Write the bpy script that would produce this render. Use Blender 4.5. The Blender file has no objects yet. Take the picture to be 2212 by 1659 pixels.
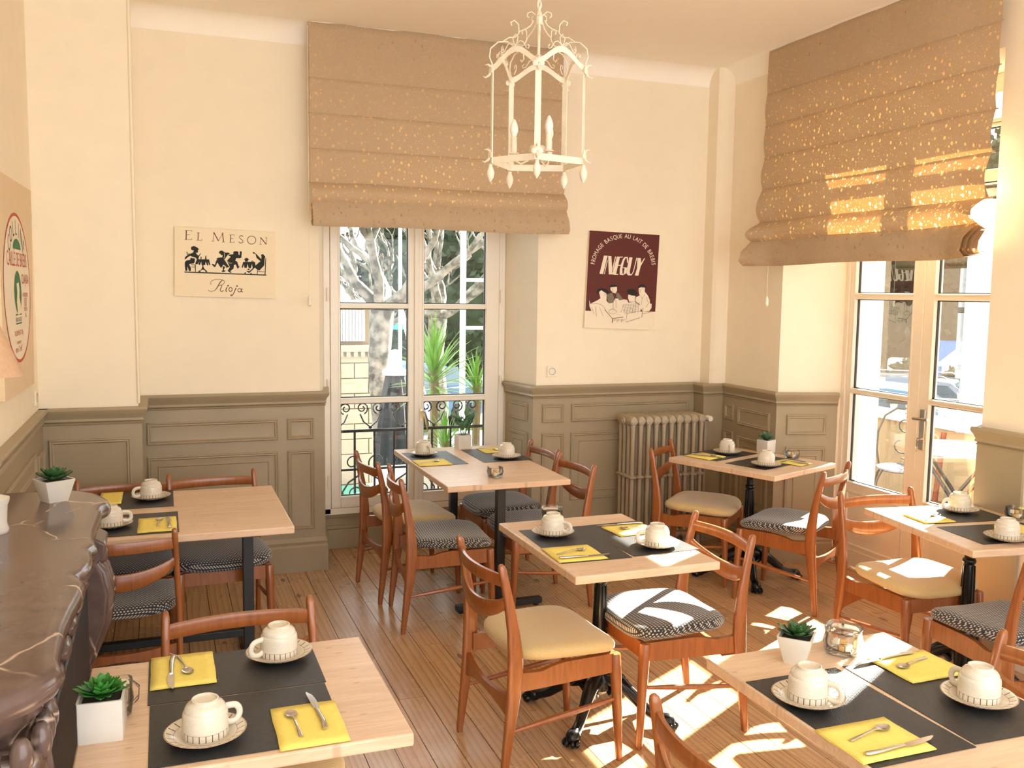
import bpy, math, random
from mathutils import Vector, Matrix
from mathutils.geometry import tessellate_polygon
random.seed(7)
PI = math.pi
S = bpy.context.scene
COL = S.collection

# ------------------------------------------------------------------ camera
def R3(yaw, pitch, roll):
    f = Vector((math.sin(yaw)*math.cos(pitch), math.cos(yaw)*math.cos(pitch), -math.sin(pitch)))
    r = Vector((math.cos(yaw), -math.sin(yaw), 0)); u = r.cross(f)
    c, s = math.cos(roll), math.sin(roll)
    return c*r + s*u, -s*r + c*u, f
cam = bpy.data.objects.new('camera', bpy.data.cameras.new('camera')); COL.objects.link(cam)
r_, u_, f_ = R3(0.361038, 0.0986060, 0.0132269)
cam.matrix_world = Matrix(((r_.x, u_.x, -f_.x, 0), (r_.y, u_.y, -f_.y, 0), (r_.z, u_.z, -f_.z, 1.75), (0, 0, 0, 1)))
cam.data.sensor_width = 36; cam.data.lens = 36*2000.8/2212
cam.data.clip_start = .05; cam.data.clip_end = 200
S.camera = cam
# ------------------------------------------------------------------ light
w = bpy.data.worlds.new('world'); S.world = w; w.use_nodes = True
bg = w.node_tree.nodes['Background']; bg.inputs[0].default_value = (.93, .96, 1, 1); bg.inputs[1].default_value = 2.6
sun = bpy.data.objects.new('sun', bpy.data.lights.new('sun', 'SUN')); COL.objects.link(sun)
sun.data.energy = 42; sun.data.angle = math.radians(.6); sun.data.color = (1, .93, .80)
sun.rotation_euler = Vector((-1, -.56, -.64)).to_track_quat('-Z', 'Y').to_euler()
S.view_settings.view_transform = 'Standard'; S.view_settings.look = 'None'
S.view_settings.gamma = 1; S.view_settings.use_curve_mapping = False
S.view_settings.exposure = 0.88
cy = S.cycles
cy.use_denoising = True; cy.max_bounces = 10; cy.diffuse_bounces = 6; cy.transparent_max_bounces = 24
cy.caustics_reflective = False; cy.caustics_refractive = False; cy.sample_clamp_indirect = 8

# ------------------------------------------------------------------ node helpers
def newmat(name, col=(.8, .8, .8), rough=.5, metal=0, **kw):
    m = bpy.data.materials.new(name); m.use_nodes = True
    b = m.node_tree.nodes['Principled BSDF']
    b.inputs['Base Color'].default_value = (*col, 1); b.inputs['Roughness'].default_value = rough
    b.inputs['Metallic'].default_value = metal
    for k, v in kw.items(): b.inputs[k.replace('_', ' ')].default_value = v
    return m, m.node_tree, b
def nd(nt, t, **kw):
    n = nt.nodes.new(t)
    for k, v in kw.items(): setattr(n, k, v)
    return n
def sock(nt, i, v):
    if isinstance(v, bpy.types.NodeSocket): nt.links.new(v, i)
    else:
        try: i.default_value = v
        except Exception: i.default_value = (*v, 1) if len(v) == 3 else v
def ma(nt, op, a, b=0., c=0.):
    n = nd(nt, 'ShaderNodeMath', operation=op)
    sock(nt, n.inputs[0], a); sock(nt, n.inputs[1], b); sock(nt, n.inputs[2], c); return n.outputs[0]
def mixc(nt, f, a, b, bt='MIX'):
    n = nd(nt, 'ShaderNodeMix', data_type='RGBA', blend_type=bt)
    sock(nt, n.inputs[0], f); sock(nt, n.inputs[6], a if isinstance(a, bpy.types.NodeSocket) else (*a, 1)); sock(nt, n.inputs[7], b if isinstance(b, bpy.types.NodeSocket) else (*b, 1)); return n.outputs[2]
def coords(nt, kind='Object', scale=(1, 1, 1), loc=(0, 0, 0), vec=None):
    if vec is None:
        if kind == 'World': vec = nd(nt, 'ShaderNodeNewGeometry').outputs['Position']
        else: vec = nd(nt, 'ShaderNodeTexCoord').outputs[kind]
    mp = nd(nt, 'ShaderNodeMapping'); nt.links.new(vec, mp.inputs[0])
    sock(nt, mp.inputs['Scale'], scale); sock(nt, mp.inputs['Location'], loc); return mp.outputs[0]
def noise(nt, vec, scale=5, detail=3, rough=.5, dist=0):
    n = nd(nt, 'ShaderNodeTexNoise'); nt.links.new(vec, n.inputs['Vector'])
    n.inputs['Scale'].default_value = scale; n.inputs['Detail'].default_value = detail
    n.inputs['Roughness'].default_value = rough; n.inputs['Distortion'].default_value = dist; return n.outputs['Fac']
def ramp(nt, f, stops):
    n = nd(nt, 'ShaderNodeValToRGB'); e = n.color_ramp.elements
    while len(e) < len(stops): e.new(.5)
    for i, (p, c) in enumerate(stops): e[i].position = p; e[i].color = (*c, 1) if len(c) == 3 else c
    nt.links.new(f, n.inputs[0]); return n.outputs[0]
def bump(nt, b, h, strength=.2, dist=.01):
    n = nd(nt, 'ShaderNodeBump'); n.inputs['Strength'].default_value = strength; n.inputs['Distance'].default_value = dist
    nt.links.new(h, n.inputs['Height']); nt.links.new(n.outputs[0], b.inputs['Normal'])
def sep(nt, v):
    n = nd(nt, 'ShaderNodeSeparateXYZ'); nt.links.new(v, n.inputs[0]); return n.outputs

def plain(name, col, rough=.5, metal=0, var=.08, scale=30, bmp=.05, **kw):
    m, nt, b = newmat(name, col, rough, metal, **kw)
    f = noise(nt, coords(nt), scale, 3)
    d = tuple(c*(1-var) for c in col); l = tuple(min(1, c*(1+var)) for c in col)
    nt.links.new(ramp(nt, f, [(.3, d), (.7, l)]), b.inputs['Base Color'])
    if bmp: bump(nt, b, f, bmp, .004)
    return m
def wood(name, dark, light, rough=.4, axis=2, scale=6, coat=0, rnd=True, kind='Object'):
    m, nt, b = newmat(name, light, rough)
    sc = [9, 9, 9]; sc[axis] = .9
    v = coords(nt, kind, tuple(sc))
    if rnd:
        oi = nd(nt, 'ShaderNodeObjectInfo'); off = ma(nt, 'MULTIPLY', oi.outputs['Random'], 40)
        cb = nd(nt, 'ShaderNodeCombineXYZ'); [nt.links.new(off, cb.inputs[i]) for i in range(3)]
        ad = nd(nt, 'ShaderNodeVectorMath', operation='ADD'); nt.links.new(v, ad.inputs[0]); nt.links.new(cb.outputs[0], ad.inputs[1]); v = ad.outputs[0]
    f = noise(nt, v, scale, 5, .6, 1.2)
    nt.links.new(ramp(nt, f, [(.3, dark), (.6, light)]), b.inputs['Base Color'])
    b.inputs['Coat Weight'].default_value = coat; b.inputs['Coat Roughness'].default_value = .15
    bump(nt, b, f, .08, .002); return m

plaster = plain('cream_plaster', (.885, .795, .625), .85, var=.015, scale=8, bmp=.03)
ceilm = plain('ceiling_paint', (.95, .90, .80), .9, var=.01, scale=5, bmp=.01)
paint = plain('olive_paint', (.35, .28, .175), .42, var=.05, scale=4, bmp=.03)
whitep = plain('white_gloss_paint', (.86, .80, .68), .3, var=.02, scale=8, bmp=.02)
extwhite = plain('exterior_white', (.9, .9, .88), .6, var=.03)
gasket = plain('dark_gasket', (.02, .018, .016), .6)
chairwood = wood('varnished_beech', (.22, .068, .016), (.32, .102, .026), .33, 2, 5, .4)
darkwood = chairwood
# floor planks
def floor_mat():
    m, nt, b = newmat('pine_plank', (.5, .3, .15), .3)
    oi = nd(nt, 'ShaderNodeObjectInfo'); rn = oi.outputs['Random']
    cb = nd(nt, 'ShaderNodeCombineXYZ'); nt.links.new(ma(nt, 'MULTIPLY', rn, 37.), cb.inputs[0]); nt.links.new(ma(nt, 'MULTIPLY', rn, 91.), cb.inputs[1])
    g = nd(nt, 'ShaderNodeNewGeometry').outputs['Position']
    ad = nd(nt, 'ShaderNodeVectorMath', operation='ADD'); nt.links.new(g, ad.inputs[0]); nt.links.new(cb.outputs[0], ad.inputs[1])
    v = coords(nt, vec=ad.outputs[0], scale=(1, .09, 1))
    wv = nd(nt, 'ShaderNodeTexWave', bands_direction='X', wave_profile='SAW'); nt.links.new(v, wv.inputs[0])
    wv.inputs['Scale'].default_value = 11; wv.inputs['Distortion'].default_value = 11; wv.inputs['Detail'].default_value = 3; wv.inputs['Detail Scale'].default_value = .55
    fine = noise(nt, coords(nt, vec=ad.outputs[0], scale=(1, .04, 1)), 160, 3)
    c1 = ramp(nt, wv.outputs['Fac'], [(0, (.66, .44, .25)), (.55, (.62, .41, .225)), (.85, (.50, .30, .15)), (1, (.42, .24, .115))])
    c2 = mixc(nt, ma(nt, 'MULTIPLY', fine, .5), c1, (.27, .13, .05))
    tint = ramp(nt, rn, [(0, (.84, .80, .76)), (.5, (1, .98, .95)), (1, (1.0, .90, .80))])
    c3 = mixc(nt, 1., c2, tint, 'MULTIPLY')
    kn = nd(nt, 'ShaderNodeTexVoronoi', voronoi_dimensions='2D'); nt.links.new(coords(nt, vec=ad.outputs[0], scale=(2.2, .8, 1)), kn.inputs[0]); kn.inputs['Scale'].default_value = 1.3
    k = ma(nt, 'LESS_THAN', kn.outputs['Distance'], .035)
    nt.links.new(mixc(nt, ma(nt, 'MULTIPLY', k, .75), c3, (.11, .04, .015)), b.inputs['Base Color'])
    nt.links.new(ramp(nt, noise(nt, g, 3, 3), [(.3, (.2,)*3), (.7, (.36,)*3)]), b.inputs['Roughness'])
    bump(nt, b, wv.outputs['Fac'], .12, .003); return m
plankm = floor_mat()
def top_mat():
    m, nt, b = newmat('whitened_tabletop', (.7, .5, .35), .32)
    v = coords(nt); s = sep(nt, v)
    stave = ma(nt, 'FLOOR', ma(nt, 'DIVIDE', s[1], .055))
    wn = nd(nt, 'ShaderNodeTexWhiteNoise', noise_dimensions='1D'); nt.links.new(stave, wn.inputs['W'])
    cb = nd(nt, 'ShaderNodeCombineXYZ'); nt.links.new(ma(nt, 'MULTIPLY', wn.outputs[0], 30), cb.inputs[0]); nt.links.new(ma(nt, 'MULTIPLY', wn.outputs[0], 17), cb.inputs[1])
    ad = nd(nt, 'ShaderNodeVectorMath', operation='ADD'); nt.links.new(v, ad.inputs[0]); nt.links.new(cb.outputs[0], ad.inputs[1])
    f = noise(nt, coords(nt, vec=ad.outputs[0], scale=(1.2, 14, 8)), 5, 5, .6, .8)
    c = ramp(nt, f, [(.25, (.60, .40, .25)), (.7, (.76, .565, .40))])
    c = mixc(nt, 1., c, ramp(nt, wn.outputs[0], [(0, (.93, .92, .9)), (1, (1, 1, 1))]), 'MULTIPLY')
    kn = nd(nt, 'ShaderNodeTexVoronoi', voronoi_dimensions='2D'); nt.links.new(coords(nt, scale=(1, 2.2, 1)), kn.inputs[0]); kn.inputs['Scale'].default_value = 5.5
    k = ramp(nt, kn.outputs['Distance'], [(.03, (1,)*3), (.07, (0,)*3)])
    c = mixc(nt, ma(nt, 'MULTIPLY', k, .45), c, (.33, .19, .10))
    nt.links.new(c, b.inputs['Base Color']); bump(nt, b, f, .05, .002); return m
topm = top_mat()
def fabric(name, a, bcol, hound):
    m, nt, b = newmat(name, a, .85, Sheen_Weight=.3)
    v = coords(nt); s = sep(nt, v)
    if hound:
        p = .0132
        side = ma(nt, 'LESS_THAN', sep(nt, nd(nt, 'ShaderNodeTexCoord').outputs['Normal'])[2], .6)
        zz = ma(nt, 'MULTIPLY', side, s[2])
        u = ma(nt, 'FRACT', ma(nt, 'DIVIDE', ma(nt, 'ADD', s[0], zz), p))
        row = ma(nt, 'FLOOR', ma(nt, 'DIVIDE', ma(nt, 'ADD', s[0], zz), p))
        sh = ma(nt, 'MULTIPLY', ma(nt, 'MODULO', row, 2.), .5)
        t = ma(nt, 'FRACT', ma(nt, 'ADD', sh, ma(nt, 'DIVIDE', ma(nt, 'ADD', s[1], zz), p)))
        k = ma(nt, 'MULTIPLY', ma(nt, 'GREATER_THAN', u, .50), ma(nt, 'GREATER_THAN', t, .46))
        nt.links.new(mixc(nt, k, a, bcol), b.inputs['Base Color']); bump(nt, b, k, .25, .002)
    else:
        f = noise(nt, v, 350, 2)
        lines = ma(nt, 'SINE', ma(nt, 'MULTIPLY', s[0], 700))
        c = ramp(nt, f, [(.3, a), (.7, bcol)]); nt.links.new(c, b.inputs['Base Color']); bump(nt, b, ma(nt, 'ADD', f, ma(nt, 'MULTIPLY', lines, .3)), .25, .002)
    return m
hound = fabric('navy_and_cream_weave', (.018, .021, .033), (.50, .45, .35), True)
cream = fabric('cream_upholstery', (.54, .385, .165), (.63, .47, .22), False)
iron = plain('black_cast_iron', (.012, .013, .013), .22, .3, var=.3, scale=20, bmp=.15)
blacksteel = plain('black_powder_steel', (.018, .02, .02), .38, .2)
matm = None
def mat_mat():
    m, nt, b = newmat('black_placemat', (.02, .02, .022), .38)
    v = coords(nt); s = sep(nt, v)
    a = ma(nt, 'SINE', ma(nt, 'MULTIPLY', s[0], 1500)); c = ma(nt, 'SINE', ma(nt, 'MULTIPLY', s[1], 900))
    bump(nt, b, ma(nt, 'MULTIPLY', a, c), .35, .001)
    nt.links.new(ramp(nt, noise(nt, v, 60, 2), [(.3, (.014, .014, .016)), (.7, (.026, .026, .028))]), b.inputs['Base Color']); return m
matm = mat_mat()
napm = plain('yellow_paper_napkin', (.84, .68, .16), .85, var=.04, scale=90, bmp=.3)
porc = plain('cream_stoneware', (.66, .60, .49), .12, var=.05, scale=260, bmp=0)
whitepot = plain('white_ceramic', (.66, .62, .55), .22, var=.02, bmp=0)
steel = plain('stainless_steel', (.62, .60, .57), .2, 1, var=.05, bmp=.02)
brass = plain('satin_brass', (.72, .58, .36), .3, 1, bmp=0)
soil = plain('dark_soil', (.03, .02, .012), .9, var=.4, scale=120, bmp=.5)
leafg = plain('succulent_green', (.035, .10, .028), .45, var=.5, scale=18, bmp=.05)
leafbright = plain('bright_rosette_green', (.045, .20, .03), .45, var=.4, scale=40)
leafgrey = plain('grey_green_leaf', (.10, .22, .11), .5, var=.3, scale=20)
ironwhite = plain('cream_painted_iron', (.80, .72, .58), .45, var=.08, scale=25, bmp=.1)
radm = plain('radiator_taupe_paint', (.40, .33, .23), .4, var=.06, scale=12, bmp=.08)
sugarw = plain('sugar_cube_white', (.88, .83, .72), .7, bmp=.4, scale=300); sugarb = plain('sugar_cube_brown', (.62, .36, .14), .7, bmp=.4, scale=300)
def deco(name, radial):
    m, nt, b = newmat(name, (.8, .74, .62), .12)
    v = coords(nt); s = sep(nt, v)
    sp = ramp(nt, noise(nt, v, 260, 2), [(.3, (.62, .56, .45)), (.7, (.69, .63, .52))])
    ang = ma(nt, 'FRACT', ma(nt, 'MULTIPLY', ma(nt, 'ADD', ma(nt, 'DIVIDE', ma(nt, 'ARCTAN2', s[1], s[0]), 2*PI), .5), 22.))
    r = ma(nt, 'SQRT', ma(nt, 'ADD', ma(nt, 'MULTIPLY', s[0], s[0]), ma(nt, 'MULTIPLY', s[1], s[1])))
    q = r if radial else s[2]
    lo, hi = (.0685, .0845) if radial else (.005, .0205)
    inb = ma(nt, 'MULTIPLY', ma(nt, 'GREATER_THAN', q, lo), ma(nt, 'LESS_THAN', q, hi))
    dash = ma(nt, 'MULTIPLY', ma(nt, 'LESS_THAN', ang, .11 if radial else .13), inb)
    l1 = ma(nt, 'LESS_THAN', ma(nt, 'ABSOLUTE', ma(nt, 'SUBTRACT', q, lo)), .0005)
    l2 = ma(nt, 'LESS_THAN', ma(nt, 'ABSOLUTE', ma(nt, 'SUBTRACT', q, .0878 if radial else hi)), .0011 if radial else .0005)
    c = mixc(nt, ma(nt, 'MINIMUM', ma(nt, 'ADD', l1, l2), .8), sp, (.30, .11, .04))
    c = mixc(nt, dash, c, (.06, .018, .01)); nt.links.new(c, b.inputs['Base Color']); return m
cupm = deco('banded_cup_glaze', False); saucerm = deco('banded_saucer_glaze', True)
def marble():
    m, nt, b = newmat('brown_veined_marble', (.1, .06, .05), .18)
    v = coords(nt, 'World')
    nz = nd(nt, 'ShaderNodeTexNoise'); nt.links.new(v, nz.inputs[0]); nz.inputs['Scale'].default_value = 2.2; nz.inputs['Detail'].default_value = 4
    sc = nd(nt, 'ShaderNodeVectorMath', operation='SCALE'); nt.links.new(nz.outputs['Color'], sc.inputs[0]); sc.inputs['Scale'].default_value = .22
    ad = nd(nt, 'ShaderNodeVectorMath', operation='ADD'); nt.links.new(v, ad.inputs[0]); nt.links.new(sc.outputs[0], ad.inputs[1])
    vo = nd(nt, 'ShaderNodeTexVoronoi', feature='DISTANCE_TO_EDGE'); nt.links.new(ad.outputs[0], vo.inputs[0]); vo.inputs['Scale'].default_value = 2.3
    gate = ramp(nt, noise(nt, v, 5, 2), [(.47, (0,)*3), (.56, (1,)*3)])
    k = ma(nt, 'MULTIPLY', ramp(nt, vo.outputs['Distance'], [(.0, (1,)*3), (.013, (0,)*3)]), gate)
    base = ramp(nt, noise(nt, v, 14, 5), [(.3, (.095, .060, .050)), (.7, (.15, .10, .085))])
    nt.links.new(mixc(nt, k, base, (.60, .45, .34)), b.inputs['Base Color']); return m
marb = marble()
firebox = plain('blued_fire_screen', (.035, .042, .05), .45, .3)
def thin_glass(name, tint=(1, 1, 1), refl=.5):
    m = bpy.data.materials.new(name); m.use_nodes = True; nt = m.node_tree; nt.nodes.clear()
    o = nd(nt, 'ShaderNodeOutputMaterial'); t = nd(nt, 'ShaderNodeBsdfTransparent'); t.inputs[0].default_value = (*tint, 1)
    g = nd(nt, 'ShaderNodeBsdfGlossy'); g.inputs['Roughness'].default_value = .01
    f = nd(nt, 'ShaderNodeFresnel'); f.inputs[0].default_value = 1.45
    mx = nd(nt, 'ShaderNodeMixShader'); nt.links.new(ma(nt, 'MULTIPLY', f.outputs[0], refl), mx.inputs[0])
    nt.links.new(t.outputs[0], mx.inputs[1]); nt.links.new(g.outputs[0], mx.inputs[2]); nt.links.new(mx.outputs[0], o.inputs[0]); return m
pane_m = thin_glass('window_glass', (.97, .98, .97), .6); jarg = thin_glass('jar_glass', (.985, .99, .98), .9)
def blind_mat():
    m = bpy.data.materials.new('spotted_linen_blind'); m.use_nodes = True; nt = m.node_tree; nt.nodes.clear()
    o = nd(nt, 'ShaderNodeOutputMaterial'); v = coords(nt); s = sep(nt, v)
    cb = nd(nt, 'ShaderNodeCombineXYZ'); nt.links.new(s[0], cb.inputs[0]); nt.links.new(ma(nt, 'MULTIPLY', s[2], .8), cb.inputs[1])
    def dots(scale, th, off):
        vo = nd(nt, 'ShaderNodeTexVoronoi', voronoi_dimensions='2D'); nt.links.new(coords(nt, vec=cb.outputs[0], scale=(1, 1, 1), loc=(off, off*2, 0)), vo.inputs[0]); vo.inputs['Scale'].default_value = scale
        rn = sep(nt, vo.outputs['Color'])[0]
        return ma(nt, 'LESS_THAN', vo.outputs['Distance'], ma(nt, 'ADD', ma(nt, 'MULTIPLY', rn, th), th*.35)), rn
    d1, r1 = dots(22, .13, 0); d2, r2 = dots(46, .12, 3.3)
    d = ma(nt, 'MAXIMUM', ma(nt, 'MULTIPLY', d1, 1.), ma(nt, 'MULTIPLY', d2, .6))
    wv = noise(nt, coords(nt, scale=(6, 1, 60)), 30, 3)
    base = ramp(nt, wv, [(.3, (.47, .35, .225)), (.7, (.56, .43, .285))])
    df = nd(nt, 'ShaderNodeBsdfDiffuse'); nt.links.new(mixc(nt, ma(nt, 'MULTIPLY', d, .55), base, (.84, .70, .45)), df.inputs[0])
    tr = nd(nt, 'ShaderNodeBsdfTranslucent'); trc = ramp(nt, wv, [(.3, (.66, .27, .055)), (.7, (.80, .35, .08))])
    nt.links.new(mixc(nt, d, trc, (1, .60, .17)), tr.inputs[0])
    mx = nd(nt, 'ShaderNodeMixShader'); nt.links.new(ma(nt, 'ADD', .06, ma(nt, 'MULTIPLY', d, .42)), mx.inputs[0])
    nt.links.new(df.outputs[0], mx.inputs[1]); nt.links.new(tr.outputs[0], mx.inputs[2]); nt.links.new(mx.outputs[0], o.inputs[0]); return m
blindm = blind_mat()
canvasm = plain('cream_canvas', (.86, .75, .54), .8, var=.02, scale=200, bmp=.1)
canvasw = plain('ivory_canvas', (.86, .76, .60), .8, var=.02, scale=200, bmp=.1)
mk = lambda n, c, r=.7: plain(n, c, r, var=.03, bmp=0)
inkbrown = mk('brown_ink', (.13, .035, .01)); inkblack = mk('black_ink', (.008, .008, .005)); burg = mk('burgundy_ink', (.105, .016, .012))
inkivory = mk('ivory_ink', (.84, .75, .60)); inkred = mk('red_ink', (.50, .07, .03)); inkgreen = mk('green_ink', (.03, .17, .06)); inkgrey = mk('grey_ink', (.20, .17, .12)); inkolive = mk('olive_ink', (.07, .09, .02))

# ------------------------------------------------------------------ mesh builder
class MB:
    def __init__(s, mtx=None): s.v = []; s.f = []; s.m = mtx
    def add(s, vs, fs):
        o = len(s.v)
        s.v += [tuple(s.m @ Vector(p)) if s.m else tuple(p) for p in vs]; s.f += [tuple(i+o for i in f) for f in fs]; return s
    def box(s, x0, x1, y0, y1, z0, z1):
        return s.add([(x0, y0, z0), (x1, y0, z0), (x1, y1, z0), (x0, y1, z0), (x0, y0, z1), (x1, y0, z1), (x1, y1, z1), (x0, y1, z1)],
                     [(0, 3, 2, 1), (4, 5, 6, 7), (0, 1, 5, 4), (1, 2, 6, 5), (2, 3, 7, 6), (3, 0, 4, 7)])
    def loft(s, rings, cap=(1, 1), closed=True):
        n = len(rings[0]); vs = [p for r in rings for p in r]; fs = []
        for i in range(len(rings)-1):
            for j in range(n if closed else n-1):
                k = (j+1) % n; fs.append((i*n+j, i*n+k, (i+1)*n+k, (i+1)*n+j))
        if cap[0]: fs.append(tuple(reversed(range(n))))
        if cap[1]: fs.append(tuple((len(rings)-1)*n+j for j in range(n)))
        return s.add(vs, fs)
    def lathe(s, prof, n=24, c=(0, 0, 0), cap=(1, 1), sq=None):
        def pt(r, z, j):
            a = 2*PI*j/n; cx, sy = math.cos(a), math.sin(a)
            if sq: cx = math.copysign(abs(cx)**sq, cx); sy = math.copysign(abs(sy)**sq, sy)
            return (c[0]+r*cx, c[1]+r*sy, c[2]+z)
        return s.loft([[pt(r, z, j) for j in range(n)] for r, z in prof], cap)
    def tube(s, pts, r=.01, n=8, cap=(1, 1), flat=1):
        P = [Vector(p) for p in pts]; R = r if isinstance(r, (list, tuple)) else [r]*len(P)
        t = (P[1]-P[0]).normalized(); a = t.orthogonal().normalized(); rings = []
        if abs(t.z) < .9: a = t.cross(Vector((0, 0, 1))).normalized()
        for i, p in enumerate(P):
            t2 = (P[min(i+1, len(P)-1)]-P[max(i-1, 0)])
            t2 = t2.normalized() if t2.length > 1e-9 else t
            a = (a-t2*a.dot(t2)); a = a.normalized() if a.length > 1e-6 else t2.orthogonal().normalized()
            b = t2.cross(a); rings.append([p+(a*math.cos(2*PI*j/n)+b*math.sin(2*PI*j/n)*flat)*R[i] for j in range(n)]); t = t2
        return s.loft(rings, cap)
    def ell(s, c, rad, nu=10, nv=6):
        rings = []
        for i in range(1, nv):
            a = -PI/2+PI*i/nv; rings.append([(c[0]+rad[0]*math.cos(a)*math.cos(2*PI*j/nu), c[1]+rad[1]*math.cos(a)*math.sin(2*PI*j/nu), c[2]+rad[2]*math.sin(a)) for j in range(nu)])
        return s.loft(rings)
    def prism(s, poly, z0, z1):
        n = len(poly); ar = sum(poly[i][0]*poly[(i+1) % n][1]-poly[(i+1) % n][0]*poly[i][1] for i in range(n))
        if ar < 0: poly = poly[::-1]
        return s.loft([[(x, y, z0) for x, y in poly], [(x, y, z1) for x, y in poly]])
    def obj(s, name, mat, parent=None, smooth=35, bevel=0, world=False, loc=None):
        me = bpy.data.meshes.new(name); me.from_pydata(s.v, [], s.f); me.update()
        if mat: me.materials.append(mat)
        if smooth:
            me.polygons.foreach_set('use_smooth', [True]*len(me.polygons)); me.set_sharp_from_angle(angle=math.radians(smooth))
        o = bpy.data.objects.new(name, me); COL.objects.link(o)
        if parent:
            o.parent = parent
            if world: o.matrix_parent_inverse = Matrix.Translation(-parent.location)
        if loc: o.location = loc
        if bevel:
            b = o.modifiers.new('bevel', 'BEVEL'); b.width = bevel; b.segments = 2; b.limit_method = 'ANGLE'
        return o
def tag(o, label=None, cat=None, group=None, kind=None):
    for k, v in (('label', label), ('category', cat), ('group', group), ('kind', kind)):
        if v: o[k] = v
    return o
def thing(name, loc, label=None, cat=None, rz=0, group=None, kind=None):
    o = bpy.data.objects.new(name, None); COL.objects.link(o); o.location = loc; o.rotation_euler = (0, 0, rz); o.empty_display_size = .1
    return tag(o, label, cat, group, kind)
KIDS = {}
def dup(root, loc, rz, label=None, group=None):
    def cp(o, par):
        c = o.copy(); COL.objects.link(c); c.parent = par
        if par: c.matrix_parent_inverse = o.matrix_parent_inverse
        for ch in [x for x in bpy.data.objects if x.parent == o]: cp(ch, c)
        return c
    r = cp(root, None); r.location = loc; r.rotation_euler = (0, 0, rz)
    if label: r['label'] = label
    if group: r['group'] = group
    return r
def share(name, me, parent, mtx, world=False):
    o = bpy.data.objects.new(name, me); COL.objects.link(o); o.parent = parent
    if world and parent: o.matrix_parent_inverse = Matrix.Translation(-parent.location)
    o.matrix_basis = mtx; return o
T = Matrix.Translation
def RZ(a): return Matrix.Rotation(a, 4, 'Z')
def RX(a): return Matrix.Rotation(a, 4, 'X')
def RY(a): return Matrix.Rotation(a, 4, 'Y')
def sm(a, b, t): return a+(b-a)*t
def arc(c, r, a0, a1, n, pl='xz'):
    out = []
    for i in range(n+1):
        a = math.radians(sm(a0, a1, i/n)); u, v = r*math.cos(a), r*math.sin(a)
        out.append((c[0]+u, c[1], c[2]+v) if pl == 'xz' else (c[0], c[1]+u, c[2]+v) if pl == 'yz' else (c[0]+u, c[1]+v, c[2]))
    return out
def spiral(c, r0, r1, a0, a1, n=16):
    return [(c[0]+sm(r0, r1, i/n)*math.cos(math.radians(sm(a0, a1, i/n))), c[1]+sm(r0, r1, i/n)*math.sin(math.radians(sm(a0, a1, i/n)))) for i in range(n+1)]

# ================================================================== STRUCTURE
H = 3.305
fl = tag(MB().box(-.95, 4.3, -1.3, 6.3, -.12, -.016).obj('floor', mk('dark_subfloor', (.05, .03, .015))), kind='structure')
plank_me = MB().box(-.5, .5, -.5, .5, -.5, .5)
base_pl = plank_me.obj('plank', plankm, fl)
pm = base_pl.data; bpy.data.objects.remove(base_pl)
PW = .118; x = -.62; k = 0; rng = random.Random(3)
while x < 4.2:
    y = 1.1 - rng.random()*1.6 if x > -.3 else .9
    xe = min(x+PW, 4.28)
    while y < 6.2:
        L = rng.uniform(1.5, 2.9); y1 = min(y+L, 6.22)
        share('plank', pm, fl, T(((x+xe)/2, (y+y1)/2, -.008 + rng.uniform(-.0006, .0004))) @ Matrix.Diagonal((xe-x-.003, y1-y-.002, .016, 1)))
        y = y1
    x += PW
MB().box(-.62, 4.2, -1.25, -.5, -.014, 0).obj('plank', plankm, fl, 0)
ce = tag(MB().box(-.95, 4.3, -1.3, 6.3, H, H+.15).obj('ceiling', ceilm), kind='structure')
wb = MB(); wb.prism([(-.13, 5.75), (.90, 5.75), (.925, 5.80), (.985, 6.10), (.985, 6.3), (-.13, 6.3)], -.015, H)
wb.prism([(2.345, 5.75), (4.3, 5.75), (4.3, 6.3), (2.255, 6.3), (2.255, 6.14), (2.275, 6.10)], -.015, H)
wb.box(.9, 2.35, 5.75, 6.3, 2.97, H).box(.92, 2.3, 6.21, 6.3, -.015, .245)
wb.box(-.6, -.13, 5.235, 6.3, -.015, H)
wall_back = tag(wb.obj('wall_back', plaster), kind='structure')
wr = MB(); wr.prism([(3.74, 5.0), (4.12, 4.885), (4.3, 4.885), (4.3, 5.75), (3.74, 5.75)], -.015, H)
wr.prism([(3.74, 3.39), (4.12, 3.56), (4.3, 3.56), (4.3, 3.46), (3.80, 3.15), (3.74, 3.15)], -.015, H)  # outer pier corner cut back so sun passes the added side window
wr.box(3.74, 4.3, -1.3, 3.0, -.015, H).box(3.74, 4.3, 3.39, 5.0, 2.93, H).box(3.74, 4.3, 3.0, 3.15, 2.3, H).box(3.74, 3.8, 3.0, 3.15, -.015, 1.15)
wall_right = tag(wr.obj('wall_right', plaster), kind='structure')
wall_left = tag(MB().box(-.95, -.6, -1.3, 6.3, -.015, H).obj('wall_left', plaster), kind='structure')
# cove along ceiling
def cove(p0, p1, nrm, n=6, r=.11):
    rings = []
    prof = [(0, -r)] + [(r-r*math.cos(PI/2*i/n), -r+r*math.sin(PI/2*i/n)) for i in range(1, n)] + [(r, 0), (0, .0)]
    for p in (p0, p1): rings.append([(p[0]+nrm[0]*a, p[1]+nrm[1]*a, H+b) for a, b in prof])
    return rings
cv = MB(); cv.loft(cove((-.13, 5.75), (3.74, 5.75), (0, -1))); cv.loft(cove((3.74, 5.75), (3.74, -1.2), (-1, 0)))
cv.loft(cove((-.6, -1.2), (-.6, 5.235), (1, 0))); cv.loft(cove((-.6, 5.235), (-.13, 5.235), (0, -1)))
tag(cv.obj('trim_1', ceilm), kind='structure')
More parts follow.
